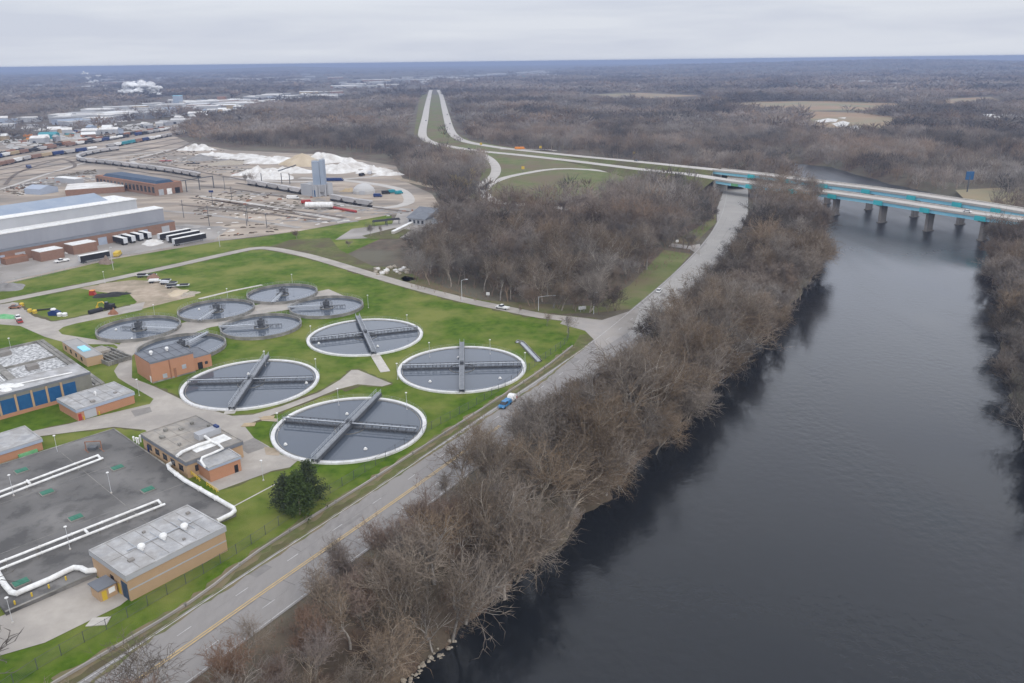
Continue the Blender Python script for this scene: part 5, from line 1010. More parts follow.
# rail vehicles
def hopper(m_='hopper', kind='hopper'):
    o = thing('hopper_car', '', 'rail car'); m = MB()
    if kind == 'hopper': m.profile([(-7.5, 4.2), (-7.5, 3.4), (-5.6, 1.6), (5.6, 1.6), (7.5, 3.4), (7.5, 4.2), (6.5, 4.6), (-6.5, 4.6)], -1.6, 1.6)
    elif kind == 'tank': m.tube([(-7.4, 0, 2.9), (-7, 0, 2.9), (7, 0, 2.9), (7.4, 0, 2.9)], 1.5, 10); m.box(-.7, .7, -.5, .5, 4.2, 4.8)
    else: m.box(-7.6, 7.6, -1.55, 1.55, 1.2, 4.4); m.hexa([(-7.6, -1.55, 4.4), (7.6, -1.55, 4.4), (7.6, 1.55, 4.4), (-7.6, 1.55, 4.4)], [(-7.6, -.1, 4.8), (7.6, -.1, 4.8), (7.6, .1, 4.8), (-7.6, .1, 4.8)])
    m.build('body', m_, o, True); m = MB(); m.box(-7.8, 7.8, -1.3, 1.3, .95, 1.19); m.build('underframe', 'black', o, True)
    for x in (-5.8, 5.8): m = MB(); m.box(x-1.3, x+1.3, -1.2, 1.2, .15, .94); m.build('wheel_truck', 'black', o, True)
    return o
def track(P, label):
    o = thing('railway_track', label, 'railway track', tuple(P[0])); ribbon(MB(), P, -1.7, 1.7, .2).build('ballast', 'ballast', o); m = MB()
    for s in (-.75, .68): ribbon(m, P, s, s+.1, .3)
    m.build('rails', 'rust', o); return o
def train(pts, spec, label, gapx=16.0, trk=None):
    P = smooth_line(gl(pts), 8); track(P, trk); D = resample(P, gapx); protos = {}
    for i, (a, b) in enumerate(zip(D, D[1:])):
        k = spec(i)
        if k is None: continue
        if k not in protos: protos[k] = o = hopper(*k)
        else: o = copy_tree(protos[k])
        c = (a+b)/2; o.location = (c.x, c.y, .15); o.rotation_euler = (0, 0, math.atan2(b.y-a.y, b.x-a.x))
        cn = {'hopper': 'pale grey', 'white': 'white', 'teal': 'teal', 'oldbrick': 'brick red', 'tan': 'tan', 'black': 'black', 'navy': 'dark blue', 'orange': 'orange', 'rust': 'rusty brown'}[k[0]]
        o['label'] = '%s %s %s' % (cn, {'hopper': 'hopper car', 'tank': 'tank car', 'box': 'boxcar'}[k[1]], label); o['group'] = '%s %ss %s' % (cn, {'hopper': 'hopper car', 'tank': 'tank car', 'box': 'boxcar'}[k[1]], label)
        o.name = {'hopper': 'hopper_car', 'tank': 'tank_car', 'box': 'boxcar'}[k[1]]
train([(200, 178), (178, 174), (152, 170.3), (117, 165.8), (100, 163.8), (84, 162.5), (78, 160), (82, 157), (94, 154), (107, 151.8), (120, 150)], lambda i: ('hopper', 'hopper'), 'in the curved train behind the old brick building', 16, 'railway track bending sharply under the curved hopper train')
train([(302, 194.5), (280, 190.5), (254, 186), (236, 183)], lambda i: ('hopper', 'hopper') if i < 5 else None, 'in the short train left of the loading shed', 16, 'railway track leading into the loading shed from the left')
train([(331, 200.5), (350, 204), (368, 207), (410, 212)], lambda i: ('hopper', 'hopper') if i < 3 else None, 'in the short train below the white dome', 16, 'railway track below the white dome')
cs = [('white', 'hopper'), ('teal', 'box'), ('white', 'hopper'), ('white', 'tank'), ('hopper', 'hopper'), ('tan', 'box'), ('hopper', 'hopper'), ('black', 'tank'), ('navy', 'box'), ('oldbrick', 'box'), ('hopper', 'hopper')]
r1 = random.Random(3); sp = [r1.choice(cs) for _ in range(400)]; r2 = random.Random(9)
train([(-20, 163), (10, 156), (55, 148.5), (100, 142), (130, 137), (165, 131), (200, 125), (250, 117)], lambda i: sp[i] if (i*7) % 9 else None, 'in the long back train of the rail yard', 17, 'railway track under the long back train')
train([(-20, 169.5), (0, 166.5), (40, 158), (100, 149.5), (130, 144), (165, 137.5), (200, 130)], lambda i: sp[i+100] if (i*5) % 11 else None, 'in the long front train of the rail yard', 17, 'railway track under the long front train')
train([(-20, 160), (20, 152.5), (75, 144), (120, 137), (165, 129.5)], lambda i: [('black', 'tank'), ('rust', 'box')][i % 2] if i % 5 else None, 'in the middle train of the rail yard', 17, 'railway track between the long front and back trains')
for i, pts in enumerate(([(-20, 182), (60, 171), (75, 165), (60, 160), (20, 172), (5, 185)], [(120, 163), (145, 158), (175, 150), (195, 141)], [(330, 196), (260, 183), (200, 172), (150, 163)], [(180, 205), (250, 212), (330, 222)], [(190, 198), (240, 204), (310, 213), (345, 218)], [(200, 186), (240, 190), (300, 200), (335, 205)], [(-20, 174), (30, 164), (90, 154), (150, 144), (196, 135)], [(-20, 178), (40, 168), (100, 157), (160, 147)], [(214, 200), (260, 208), (318, 218)], [(110, 156), (130, 153), (165, 146), (190, 140)], [(205, 182), (170, 176), (140, 172), (118, 168)])):
    track(smooth_line(gl(pts), 8), ['empty railway track looping at the left of the yard', 'empty railway track curving up towards the woods', 'empty railway track behind the hopper cars', 'empty railway track nearest the green strip', 'empty railway track second from the green strip', 'empty railway track in front of the hopper cars', 'empty railway track just in front of the long front train', 'empty railway track second in front of the long front train', 'short empty track beside the nearest yard poles', 'empty railway track inside the curve of the hopper train', 'empty railway track right behind the old brick building'][i])
# billboard, signs
p = g(967, 192, 0); bb = thing('billboard', 'dark blue billboard on a post beside the farther bridge', 'billboard', (p.x, p.y, 0)); MB().tube([p, p+Vector((0, 0, 12))], .5, 6).build('post', 'darksteel', bb); MB().box(p.x-2.8, p.x+2.8, p.y-.4, p.y+.4, 9, 15).build('panel', 'bluepanel', bb)
for x, y, lb in ((481, 147.5, 'small yellow sign beside the bend of the freeway'), (634, 157, 'small yellow sign beside the right carriageway'), (540.5, 151, 'small yellow sign at the end of the lay-by'), (523, 172.5, 'yellow sign on the grass between the ramps')):
    p = g(x, y, 0); o = thing('road_sign', lb, 'sign', (p.x, p.y, 0)); MB().tube([p, p+Vector((0, 0, 4.5))], .15, 5).build('post', 'darksteel', o); MB().box(p.x-1.3, p.x+1.3, p.y-.1, p.y+.1, 3, 5.5).build('panel', 'yellow', o)
for x, y, lb in ((677, 244, 'white sign at the side street'), (580.5, 312, 'left one of two small white signs on the grass corner'), (584, 311.5, 'right one of two small white signs on the grass corner'), (488, 297.5, 'small white sign at the foot of the woods')):
    p = g(x, y, 0); o = thing('small_sign', lb, 'sign', (p.x, p.y, 0)); MB().tube([p, p+Vector((0, 0, 2))], .08, 5).build('post', 'steel', o); MB().box(p.x-.8, p.x+.8, p.y-.05, p.y+.05, 1, 2.3).build('panel', 'white', o)
# underpass gantry sign on girder
q, d = at_px(BL, 740); n_ = Vector((d.y, -d.x, 0)); 
q0 = q+n_*6.9
MBs = MB(); MBs.hexa([q0-d*3+Vector((0, 0, -2.3)), q0+d*3+Vector((0, 0, -2.3)), q0+d*3+n_*.2+Vector((0, 0, -2.3)), q0-d*3+n_*.2+Vector((0, 0, -2.3))], [q0-d*3+Vector((0, 0, -.4)), q0+d*3+Vector((0, 0, -.4)), q0+d*3+n_*.2+Vector((0, 0, -.4)), q0-d*3+n_*.2+Vector((0, 0, -.4))])
MBs.build('clearance_sign', 'lime', bl)
# far blue/white building near freeway bend, city
def block(px, w, dpt, hh, wall, roof, label, group=None, rz=0.15, name='warehouse', cat='building', gable=False):
    p = g(*px); o = thing(name, label, cat, (p.x, p.y, 0), rz, group); MB().box(-w/2, w/2, 0, dpt, 0, hh).build('wall', wall, o, True)
    if gable: MB().hexa([(-w/2-.5, -.5, hh), (w/2+.5, -.5, hh), (w/2+.5, dpt+.5, hh), (-w/2-.5, dpt+.5, hh)], [(-w/2-.5, dpt/2-.1, hh+3), (w/2+.5, dpt/2-.1, hh+3), (w/2+.5, dpt/2+.1, hh+3), (-w/2-.5, dpt/2+.1, hh+3)]).build('roof', roof, o, True)
    else: MB().box(-w/2-.3, w/2+.3, -.3, dpt+.3, hh+.003, hh+.6).build('roof', roof, o, True)
    if w < 200: MB().box(-w*.3, -w*.3+min(5, w*.2), -.12, -.003, 0, min(4, hh*.7)).build('door', 'glass', o, True)
    return o
block((418, 151), 28, 14, 5, 'white', 'blueroof', 'white and blue building in the trees beside the freeway bend'); block((384, 113, ), 20, 12, 5, 'oldbrick', 'white', 'small red building in the far woods'); block((383, 120), 18, 12, 4, 'lime', 'lime', 'yellow-green shed in the far woods')
rg = random.Random(21); CITY = []
palette = [('cladding', 'dullroof', 'pale-roofed'), ('cladding', 'snow', 'whitish'), ('claddark', 'metalroof', 'grey-roofed'), ('oldbrick', 'white', 'brick and white'), ('tan', 'white', 'tan and white'), ('fascia', 'blueroof', 'blue-roofed'), ('teal', 'teal', 'teal')]
wts = [6, 8, 4, 2, 1.5, .8, .25]
zones = [('in the band of warehouses beyond the rail yard', [(60, 118), (150, 108), (250, 101), (250, 108), (150, 117), (60, 128)], 84, (22, 60)),
         ('just behind the trains at the back of the yard', [(0, 138), (60, 133), (150, 121), (240, 108), (240, 114), (150, 130), (60, 142), (0, 149)], 34, (9, 24)),
         ('in the industrial area left of the far woods', [(150, 103), (260, 98), (330, 92), (350, 97), (260, 108), (160, 112)], 66, (22, 62)),
         ('in the distant district behind the freeway', [(330, 83), (400, 79), (460, 76), (560, 73), (560, 77), (470, 82), (400, 86), (340, 92)], 76, (35, 100)),
         ('at the left edge beyond the rail yard', [(0, 122), (30, 118), (60, 122), (40, 132), (0, 138)], 8, (15, 40)),
         ('far off among the woods at left', [(20, 76), (200, 74), (350, 76), (330, 84), (200, 86), (80, 90), (40, 88)], 40, (40, 130)),
         ('on the wooded rise at far right', [(780, 84), (1010, 80), (1010, 92), (900, 86), (790, 90)], 14, (30, 70)),
         ('among the trees right of the dry field', [(940, 108), (1015, 100), (1020, 130), (950, 125)], 7, (14, 26))]
BLD = []
for (desc, poly, n, (w0, w1)) in zones:
    x0, x1 = min(p[0] for p in poly), max(p[0] for p in poly); y0, y1 = min(p[1] for p in poly), max(p[1] for p in poly); k = 0
    while k < n:
        x, y = rg.uniform(x0, x1), rg.uniform(y0, y1)
        if not inpoly(np.array([x]), np.array([y]), poly)[0]: continue
        k += 1; w = rg.uniform(w0, w1); i = rg.choices(range(7), wts)[0]; wl, rf_, nm = palette[i]; p = g(x, y); zt = float(terrain(np.array([p.x]), np.array([p.y]))[0])
        dp = w*rg.uniform(.5, 1.1); o = block((x, y), w, dp, rg.uniform(5, 9) if w < 40 else rg.uniform(7, 12), wl, rf_, nm+' building '+desc, nm+' buildings '+desc, rg.choice([0.1, .15, .2, -.6, .5]), 'warehouse' if w > 24 else 'town_building', gable=(w < 26))
        o.location.z = zt-.5; BLD.append((p.x, p.y, w*.8))
block((178, 106), 20, 18, 24, 'blueroof', 'bridgeblue', 'tall pale blue plant tower in the middle of the warehouses'); block((222, 104), 20, 18, 17, 'oldbrick', 'rust', 'tall dark brick block right of the pale blue plant tower')
block((990, 121), 22, 14, 5, 'white', 'white', 'bright white house among the trees at right', gable=True, name='house', cat='house'); block((957, 118), 20, 14, 5, 'white', 'snow', 'white house left of the others among the trees at right', gable=True, name='house', cat='house')
# dense yard clutter: containers
rc = random.Random(77); i = 0
for (x, y) in [(rc.uniform(20, 120), 0) for _ in range(26)]:
    y = 150-(x*.12)+rc.uniform(-11, -3); c_ = rc.choice(['rust', 'teal', 'oldbrick', 'white', 'tan', 'navy', 'orange']); p = g(x, y)
    o = thing('cargo_container', '%s container in the scrap area behind the back train' % {'rust': 'rusty', 'teal': 'teal', 'oldbrick': 'brick red', 'white': 'white', 'tan': 'tan', 'navy': 'dark blue', 'orange': 'orange'}[c_], 'container', (p.x, p.y, 0), rc.uniform(0, 3), 'containers behind the back train, '+c_)
    MB().box(-6, 6, -1.3, 1.3, 0, 3).build('shell', c_, o, True); MB().box(6.003, 6.06, -1.2, 1.2, .1, 2.9).build('door', 'silver', o, True)
# steam plumes
def plume(pts, name, label):
    m = MB(); rp = random.Random(4)
    for (x, y, r_, D) in pts:
        base = g(pts[0][0], pts[0][1]+3); d = cF + (x-W/2)/FPX*cR + (H/2-y)/FPX*cU; t = D/d[1]; c = Vector((d[0]*t, D, CAMH+d[2]*t))
        for k in range(14): m.ball((c.x+rp.gauss(0, r_*.7), c.y+rp.gauss(0, r_*.5), c.z+rp.gauss(0, r_*.36)), r_*rp.uniform(.15, .55), rp.uniform(1, 1.8), 1, rp.uniform(.5, .9), n=10, jit=.3)
    o = m.build(name, 'steam', smooth=True); return tag(o, label, 'steam', kind='stuff')
m_, nt, b = nodes('steam'); b.inputs['Base Color'].default_value = (.95, .95, .95, 1); b.inputs['Roughness'].default_value = 1; b.inputs['Specular IOR Level'].default_value = 0
tr_ = nt.nodes.new('ShaderNodeBsdfTransparent'); mx = nt.nodes.new('ShaderNodeMixShader'); n1 = nt.nodes.new('ShaderNodeTexNoise'); n1.inputs['Scale'].default_value = .035; n1.inputs['Detail'].default_value = 6; tc = nt.nodes.new('ShaderNodeTexCoord'); r = nt.nodes.new('ShaderNodeMapRange'); r.inputs[1].default_value = .35; r.inputs[2].default_value = .6; r.inputs[3].default_value = .04; r.inputs[4].default_value = .85
nt.links.new(tc.outputs['Object'], n1.inputs['Vector']); nt.links.new(n1.outputs[0], r.inputs[0]); nt.links.new(r.outputs[0], mx.inputs[0]); nt.links.new(tr_.outputs[0], mx.inputs[1]); nt.links.new(b.outputs[0], mx.inputs[2]); nt.links.new(mx.outputs[0], nt.nodes['Material Output'].inputs['Surface'])
plume([(157, 94, 5, 2700), (154, 92, 12, 2700), (149, 89.5, 18, 2700), (144, 87, 22, 2700), (138, 88, 26, 2700), (132, 90.5, 26, 2700), (127, 92.5, 22, 2700)], 'steam_plume', 'white steam plume drifting above the distant warehouses')
plume([(93, 85, 8, 4500), (91, 82, 9, 4500), (88, 78, 10, 4500), (84, 73, 9, 4500)], 'steam_plume', 'thin left wisp of white steam on the far horizon'); plume([(93, 85, 8, 4500), (96, 81, 9, 4500), (98, 76, 9, 4500)], 'steam_plume', 'thin right wisp of white steam on the far horizon')
# ------------------------------------------------------------------ trees
def rotv(v, rng, ang):
    a = np.cross(v, rng.normal(size=3)); a /= np.linalg.norm(a)+1e-9
    return v*math.cos(ang)+np.cross(a, v)*math.sin(ang)
def grow(seed, Hh=14.0, spread=1.0, upness=.10, kids=(2, 3, 2, 2), stems=1, lean=0, twr=.030):
    rng = np.random.default_rng(seed); S = []
    def br(p, d, L, r, lev):
        n = (5, 4, 3, 2, 1)[lev]; st = L/n
        for i in range(n):
            d = d+rng.normal(size=3)*(.12, .17, .2, .2, .2)[lev]+np.array([0, 0, upness*(1.6, 1.5, 1.1, .4, .2)[lev]]); d /= np.linalg.norm(d)
            q = p+d*st; r2 = r*(.84 if lev < 3 else .72); S.append((p, q, r, r2, lev)); p = q; r = r2
            if lev < 4 and not (lev == 0 and i < 2):
                for _ in range(kids[lev] if (lev == 0 or rng.random() < .62) else kids[lev]-1):
                    a = rng.uniform(.35, .95)*spread if lev < 2 else rng.uniform(.4, 1.1)
                    br(p, rotv(d, rng, a), L*(rng.uniform(.6, 1.1) if lev == 0 else rng.uniform(.38, .85))*(1-.06*i), max(r*.6, twr), lev+1)
    for s in range(stems):
        a = rng.uniform(0, 6.28); t = 0 if stems == 1 else .35
        br(np.array([0, 0, -.3]), np.array([math.sin(a)*t+lean, math.cos(a)*t, 1.0]), Hh*.45, .022*Hh/(stems**.5), 0)
    return S
def seg_mesh(S, name, m, tipped):
    p = np.array([s[0] for s in S]); q = np.array([s[1] for s in S]); r0 = np.array([s[2] for s in S])[:, None]; r1 = np.array([s[3] for s in S])[:, None]
    d = q-p; d /= np.linalg.norm(d, axis=1)[:, None]+1e-9; a = np.cross(d, np.array([.3, .2, .93])); a /= np.linalg.norm(a, axis=1)[:, None]+1e-9; b = np.cross(d, a); n = len(S); V = []
    for k in range(3):
        t = 2*PI*k/3; V.append(p+(a*math.cos(t)+b*math.sin(t))*r0)
    if tipped:
        V.append(q); V = np.stack(V, 1).reshape(-1, 3); i = np.arange(n)[:, None]*4; F = np.concatenate([i+np.array([[0, 1, 3]]), i+np.array([[1, 2, 3]]), i+np.array([[2, 0, 3]])], 0)
        return V, F
    for k in range(3):
        t = 2*PI*k/3; V.append(q+(a*math.cos(t)+b*math.sin(t))*r1)
    V = np.stack(V, 1).reshape(-1, 3); i = np.arange(n)[:, None]*6; F = []
    for k in range(3):
        j = (k+1) % 3; F += [i+np.array([[k, j, j+3]]), i+np.array([[k, j+3, k+3]])]
    return V, np.concatenate(F, 0)
def tmesh(name, parts, m):
    V = []; F = []; n = 0
    for v, f in parts: V.append(v); F.append(f+n); n += len(v)
    V = np.concatenate(V); F = np.concatenate(F)
    o = fastmesh(name, V, F, m); me = o.data; bpy.data.objects.remove(o); return me
def tree_proto(seed, m='twig', **kw):
    S = grow(seed, **kw); big = [s for s in S if s[4] <= 2]; mid = [s for s in S if s[4] == 3]; tw = [s for s in S if s[4] == 4]
    return (tmesh('trunk', [seg_mesh(big, '', '', False)], 'bark'), tmesh('crown', [seg_mesh(mid, '', '', False), seg_mesh(tw, '', '', True)], m), len(S))
PROT = [tree_proto(100+i, Hh=14, spread=(.9, 1.0, 1.1, .8)[i % 4], stems=(1, 1, 2, 1)[i % 4], upness=(.12, .05, .1, .16)[i % 4]) for i in range(8)]
PRED = [tree_proto(300+i, m='twigred', Hh=9, spread=.7, stems=3, upness=.2, kids=(2, 2, 2, 3), twr=.02) for i in range(3)]
PWIL = [tree_proto(400+i, m='willow', Hh=14, spread=1.05, stems=2, upness=.02, twr=.05) for i in range(2)]
print('segs', [p[2] for p in PROT])
def far_dist(X, Y):
    d = np.minimum(segdist(X, Y, ROAD[::3]+[ROAD[-1]])-10.8, segdist(X, Y, NROAD[::3])-6)
    for P_, w_ in ((HL, 25), (HR, 15), (RAMP, 9), (RAMP2, 8)): d = np.minimum(d, segdist(X, Y, P_[::3]+[P_[-1]])-w_)
    return d
def gp(pts): return [tuple(g(x, y)[:2]) for x, y in pts]
EXCL = [gp([(-140, 330), (-80, 303), (0, 288), (-60, 330), (-200, 700), (60, 700), (150, 645), (390, 488), (483, 428), (541, 388), (600, 345), (612, 322), (560, 313), (466, 298), (430, 286), (405, 278), (395, 268), (378, 252), (360, 243), (440, 245), (446, 226), (446, 208), (434, 194), (406, 181), (398, 166), (385, 155), (330, 150), (300, 148), (230, 145), (190, 139), (170, 133), (200, 124), (262, 112), (240, 108), (150, 120), (60, 134), (-80, 150), (-260, 200)]),
        gp([(596, 310), (640, 308), (672, 275), (691, 254), (666, 249), (640, 277), (615, 295), (600, 301), (560, 303)]), gp([(695, 243), (716, 223), (716, 217), (700, 232), (672, 246)]),
        gp([(486, 186), (500, 203), (545, 203), (590, 198), (620, 190), (650, 178), (700, 176), (600, 160), (500, 148), (480, 152), (500, 162)]),
        gp([(400, 128), (424, 139), (437, 147), (460, 152), (484, 154), (484, 163), (455, 160), (425, 152), (404, 140)]), gp([(447, 150), (480, 154), (488, 160), (486, 166), (475, 158)]),
        gp([(802, 113), (860, 114), (897, 118), (893, 133), (835, 137), (808, 131)]), gp([(716, 104), (800, 101), (903, 104), (896, 113), (800, 114), (740, 112)]), gp([(925, 99), (1000, 96), (1005, 104), (950, 108)]), gp([(560, 95), (640, 92), (710, 95), (700, 102), (600, 102)]), gp([(720, 103), (893, 104), (896, 110), (720, 109)]), gp([(955, 190), (1000, 188), (1000, 203), (965, 198)]),
        gp([(330, 232), (405, 240), (416, 256), (412, 280), (330, 250)]), gp([(455, 212), (470, 205), (500, 204), (505, 214), (470, 216)])]
THIN = [gp([(-60, 138), (60, 133), (200, 112), (260, 106), (420, 92), (440, 80), (600, 72), (560, 68), (300, 72), (300, 90), (150, 98), (20, 115), (-60, 125)])]
INT = gp([(400, 285), (470, 302), (600, 308), (690, 255), (720, 215), (700, 176), (560, 196), (480, 190), (440, 230)])
def candidates():
    out = []
    # rings of decreasing density with distance
    for (r0, r1, s, tier) in ((90, 520, 5.3, 0), (520, 1150, 8.0, 1), (1150, 2400, 13.0, 2), (2400, 4600, 24, 3), (4600, 9500, 62, 3)):
        x = np.arange(-r1, r1, s); y = np.arange(0, r1, s); X, Y = np.meshgrid(x, y); X = X.ravel()+RNG.uniform(-.48, .48, X.size)*s; Y = Y.ravel()+RNG.uniform(-.48, .48, Y.size)*s
        r = np.hypot(X, Y); k = (r >= r0) & (r < r1); X, Y = X[k], Y[k]; k = inview(X, Y, np.full(X.shape, 6.0), .10); X, Y = X[k], Y[k]
        ok = ~inpoly(X, Y, RIVW) | ((segdist(X, Y, RIVW, True) < 2.2) & (Y < 420))
        if tier < 3: ok &= segdist(X, Y, RIVW, True) > (-1 if tier == 0 else .5)
        for e in EXCL: ok &= ~inpoly(X, Y, e)
        ok &= far_dist(X, Y) > (0 if tier < 2 else 2)
        th = np.zeros(X.shape, bool)
        for e in THIN: th |= inpoly(X, Y, e)
        ok &= ~(th & (RNG.random(X.size) < (.6 if tier < 2 else .92)))
        for bx, by, bw_ in BLD:
            if tier >= 1: ok &= np.hypot(X-bx, Y-by) > bw_*.75
        if tier < 2: ok &= ~(inpoly(X, Y, INT) & (RNG.random(X.size) < (.5 if tier == 0 else .25)))
        clump = vnoise(X, Y, 60, 3); ok &= ~((clump < .22) & (RNG.random(X.size) < (.2 if tier == 0 else .6)))
        out.append((X[ok], Y[ok], np.full(ok.sum(), tier)))
    return [np.concatenate(a) for a in zip(*out)]
TX, TY, TT = candidates(); TZ = terrain(TX, TY); TR = np.hypot(TX, TY)
print('trees', len(TX), [int((TT == i).sum()) for i in range(4)])
THt = 14.5*(0.6+.55*vnoise(TX, TY, 35, 7))*RNG.uniform(.6, 1.35, len(TX))
dR = segdist(TX, TY, ROAD[::2]); dW = segdist(TX, TY, RIVW, True)
in_interchange = inpoly(TX, TY, gp([(400, 285), (470, 302), (600, 308), (690, 255), (720, 215), (700, 176), (560, 196), (480, 190), (440, 230)]))
near = (TR < 520) & ~in_interchange & (dR < 90)
THt = np.where(TT >= 2, THt*(.62+.75*vnoise(TX, TY, 110, 21)), THt); THt = np.where(in_interchange, THt*1.22, THt); THt = np.where(near, THt*1.10, THt); THt = np.where(near & (dW < 9), THt*1.12, THt); THt = np.where(near & (dR < 19), THt*np.where(TR < 200, .9, .56), THt); THt = np.where((TR > 330) & (TR < 620) & (dW < 45) & (TX > 120) & (TX < 260), THt*1.2, THt)
score = THt/TR; iv = inview(TX, TY, TZ+THt*.6, -.01)
order = [i for i in np.argsort(-score) if iv[i]]
indiv = order[:292]; iset = set(int(i) for i in indiv)
POOL = {}
def put_tree(i, prot, Hp, name, label, group, cat='tree'):
    s = float(THt[i]/Hp); o = thing(name, label, cat, (float(TX[i]), float(TY[i]), float(TZ[i])), random.uniform(0, 6.28), group); o.scale = (s*random.uniform(.95, 1.25), s*random.uniform(.95, 1.25), s)
    if near[i] and dW[i] < 7 and TX[i] < 215: o.rotation_euler = (Matrix.Rotation(random.uniform(.1, .42), 4, Vector((.6, .8, 0)))@Matrix.Rotation(random.uniform(0, 6.28), 4, 'Z')).to_euler()
    for nm, me in (('trunk', prot[0]), ('crown', prot[1])):
        c = bpy.data.objects.new(nm, me); COL.objects.link(c); c.parent = o
    return o
pj = lambda i: (W/2+FPX*(np.array([TX[i], TY[i], TZ[i]-CAMH])@cR)/(np.array([TX[i], TY[i], TZ[i]-CAMH])@cF), H/2-FPX*(np.array([TX[i], TY[i], TZ[i]-CAMH])@cU)/(np.array([TX[i], TY[i], TZ[i]-CAMH])@cF))
for n_, i in enumerate(indiv):
    u, v = pj(i)
    if near[i]:
        row = 'beside the road edge' if dR[i] < 17 else ("at the water's edge" if dW[i] < 9 else 'in mid strip')
        sec = 'at the bottom of the photo' if v > 560 else 'below the blue pickup truck' if v > 440 else 'right of the blue pickup truck' if v > 360 else 'level with the road junction' if v > 290 else 'towards the bridges'
        if u > 900: row, sec = 'on the right-hand bank', 'at the right edge'
        red = (v > 540 and dW[i] > 10 and dR[i] > 14 and random.random() < .62); pr = random.choice(PRED) if red else random.choice(PROT)
        nm = 'reddish thicket tree' if red else 'bare grey-brown tree'; sec = sec.replace('towards the bridges', 'near the bridges')
        put_tree(i, pr, 9*1.25 if red else 14, 'bare_tree', '%s %s, %s' % (nm, row, sec), '%ss %s, %s' % (nm, row, sec))
    elif in_interchange[i]:
        sec = 'along the grassy front edge' if TR[i] < 400 else 'in the middle'; side = 'left' if u < 520 else 'right'
        put_tree(i, random.choice(PROT), 14, 'bare_tree', 'leafless tree in the junction wood, %s, %s half' % (sec, side), 'leafless trees in the wood by the junction, %s, %s half' % (sec, side))
    else: put_tree(i, random.choice(PROT), 14, 'bare_tree', 'leafless tree on the right-hand river bank' if u > 900 else 'leafless tree in the woods beyond the junction', 'leafless trees on the right-hand bank' if u > 900 else 'leafless trees beyond the junction')
# joined woodland: medium trees as sprays of tapering limbs
def spray(seed, nb, base, ln, wd):
    rng = np.random.default_rng(seed); S = [(np.array([0, 0, -.5]), np.array([rng.normal()*.3, rng.normal()*.3, 6.5]), .24, .14, 0)]
    for k in range(nb):
        th = rng.uniform(0, 6.28); z0 = rng.uniform(2.5, 9.5); rr = rng.uniform(0, 1)**.6*3.6*math.sin(min(1, (z0-1.5)/7)*PI*.8); p = np.array([rr*math.cos(th), rr*math.sin(th), z0]); d = np.array([math.cos(th)*.6, math.sin(th)*.6, rng.uniform(.6, 2.0)])+rng.normal(size=3)*.3; d /= np.linalg.norm(d)
        L_ = ln*rng.uniform(.6, 1.3); S.append((p, p+d*L_, wd*rng.uniform(.6, 1.4), .02, 4))
    V1, F1 = seg_mesh(S[:1], '', '', False); V2, F2 = seg_mesh(S[1:], '', '', True)
    return np.concatenate([V1, V2]), np.concatenate([F1, F2+len(V1)]), np.arange(len(F1)+len(F2)) < len(F1)
def medium(seed):
    S = grow(seed, Hh=12.5, spread=1.05, stems=1+seed % 2, upness=.09, kids=(2, 2, 2, 1), twr=.045); a = [s for s in S if s[4] <= 3]; b = [s for s in S if s[4] == 4]
    V1, F1 = seg_mesh(a, '', '', False); V2, F2 = seg_mesh(b, '', '', True); lv = np.array([s[4] <= 1 for s in a]); return np.concatenate([V1, V2]), np.concatenate([F1, F2+len(V1)]), np.concatenate([np.tile(lv, 6), np.zeros(len(F2), bool)])
SPR = [[medium(500+i) for i in range(6)], [spray(30+i, 80, 0, 3.2, .11) for i in range(6)], [spray(50+i, 26, 0, 4.2, .34) for i in range(5)], [spray(70+i, 14, 0, 5.4, .8) for i in range(4)]]
def join_wood(sel, tier, name, label, grow_=1.0):
    Vs, Fs, Ts, n = [], [], [], 0
    for vi, (v, f, lm) in enumerate(SPR[tier]):
        idx = sel[(sel % len(SPR[tier])) == vi]
        if not len(idx): continue
        a = RNG.uniform(0, 6.28, len(idx)); s = THt[idx]/12.0*grow_*(1, 1, 1, 1)[tier]; ws = s*RNG.uniform(.95, 1.35, len(idx))*(1.0, 1.1, 1.9, 3.0)[tier]
        ca, sa = np.cos(a)*ws, np.sin(a)*ws
        X = v[None, :, 0]*ca[:, None]-v[None, :, 1]*sa[:, None]+TX[idx][:, None]; Y = v[None, :, 0]*sa[:, None]+v[None, :, 1]*ca[:, None]+TY[idx][:, None]; Z = v[None, :, 2]*s[:, None]+TZ[idx][:, None]
        V = np.stack([X, Y, Z], -1).reshape(-1, 3); F = (f[None]+(np.arange(len(idx))*len(v))[:, None, None]).reshape(-1, 3)+n
        Vs.append(V); Fs.append(F); Ts.append(np.repeat(np.clip(.4*RNG.random(len(idx))+.9*np.clip((vnoise(TX[idx], TY[idx], 45 if tier < 2 else 190, 8)+.5*vnoise(TX[idx], TY[idx], 20 if tier < 2 else 60, 18)-.45)*1.5, 0, 1)-.1, 0, 1), len(f))); Ts[-1] = np.where(np.tile(lm, len(idx)), 1.35, Ts[-1]); n += len(V)
    o = fastmesh(name, np.concatenate(Vs), np.concatenate(Fs), 'twigwood', attr=np.concatenate(Ts)); return tag(o, label, 'woodland', kind='stuff')
rest = np.array([i for i in range(len(TX)) if i not in iset])
for t, lb in enumerate(('leafless undergrowth and small trees filling the river banks and nearest woods', 'leafless grey-brown woods around the freeway and along the far river banks', 'dense leafless woods stretching away beyond the freeway and rail yard', 'distant leafless woods fading towards the horizon')):
    join_wood(rest[TT[rest] == t], t, 'woodland', lb)
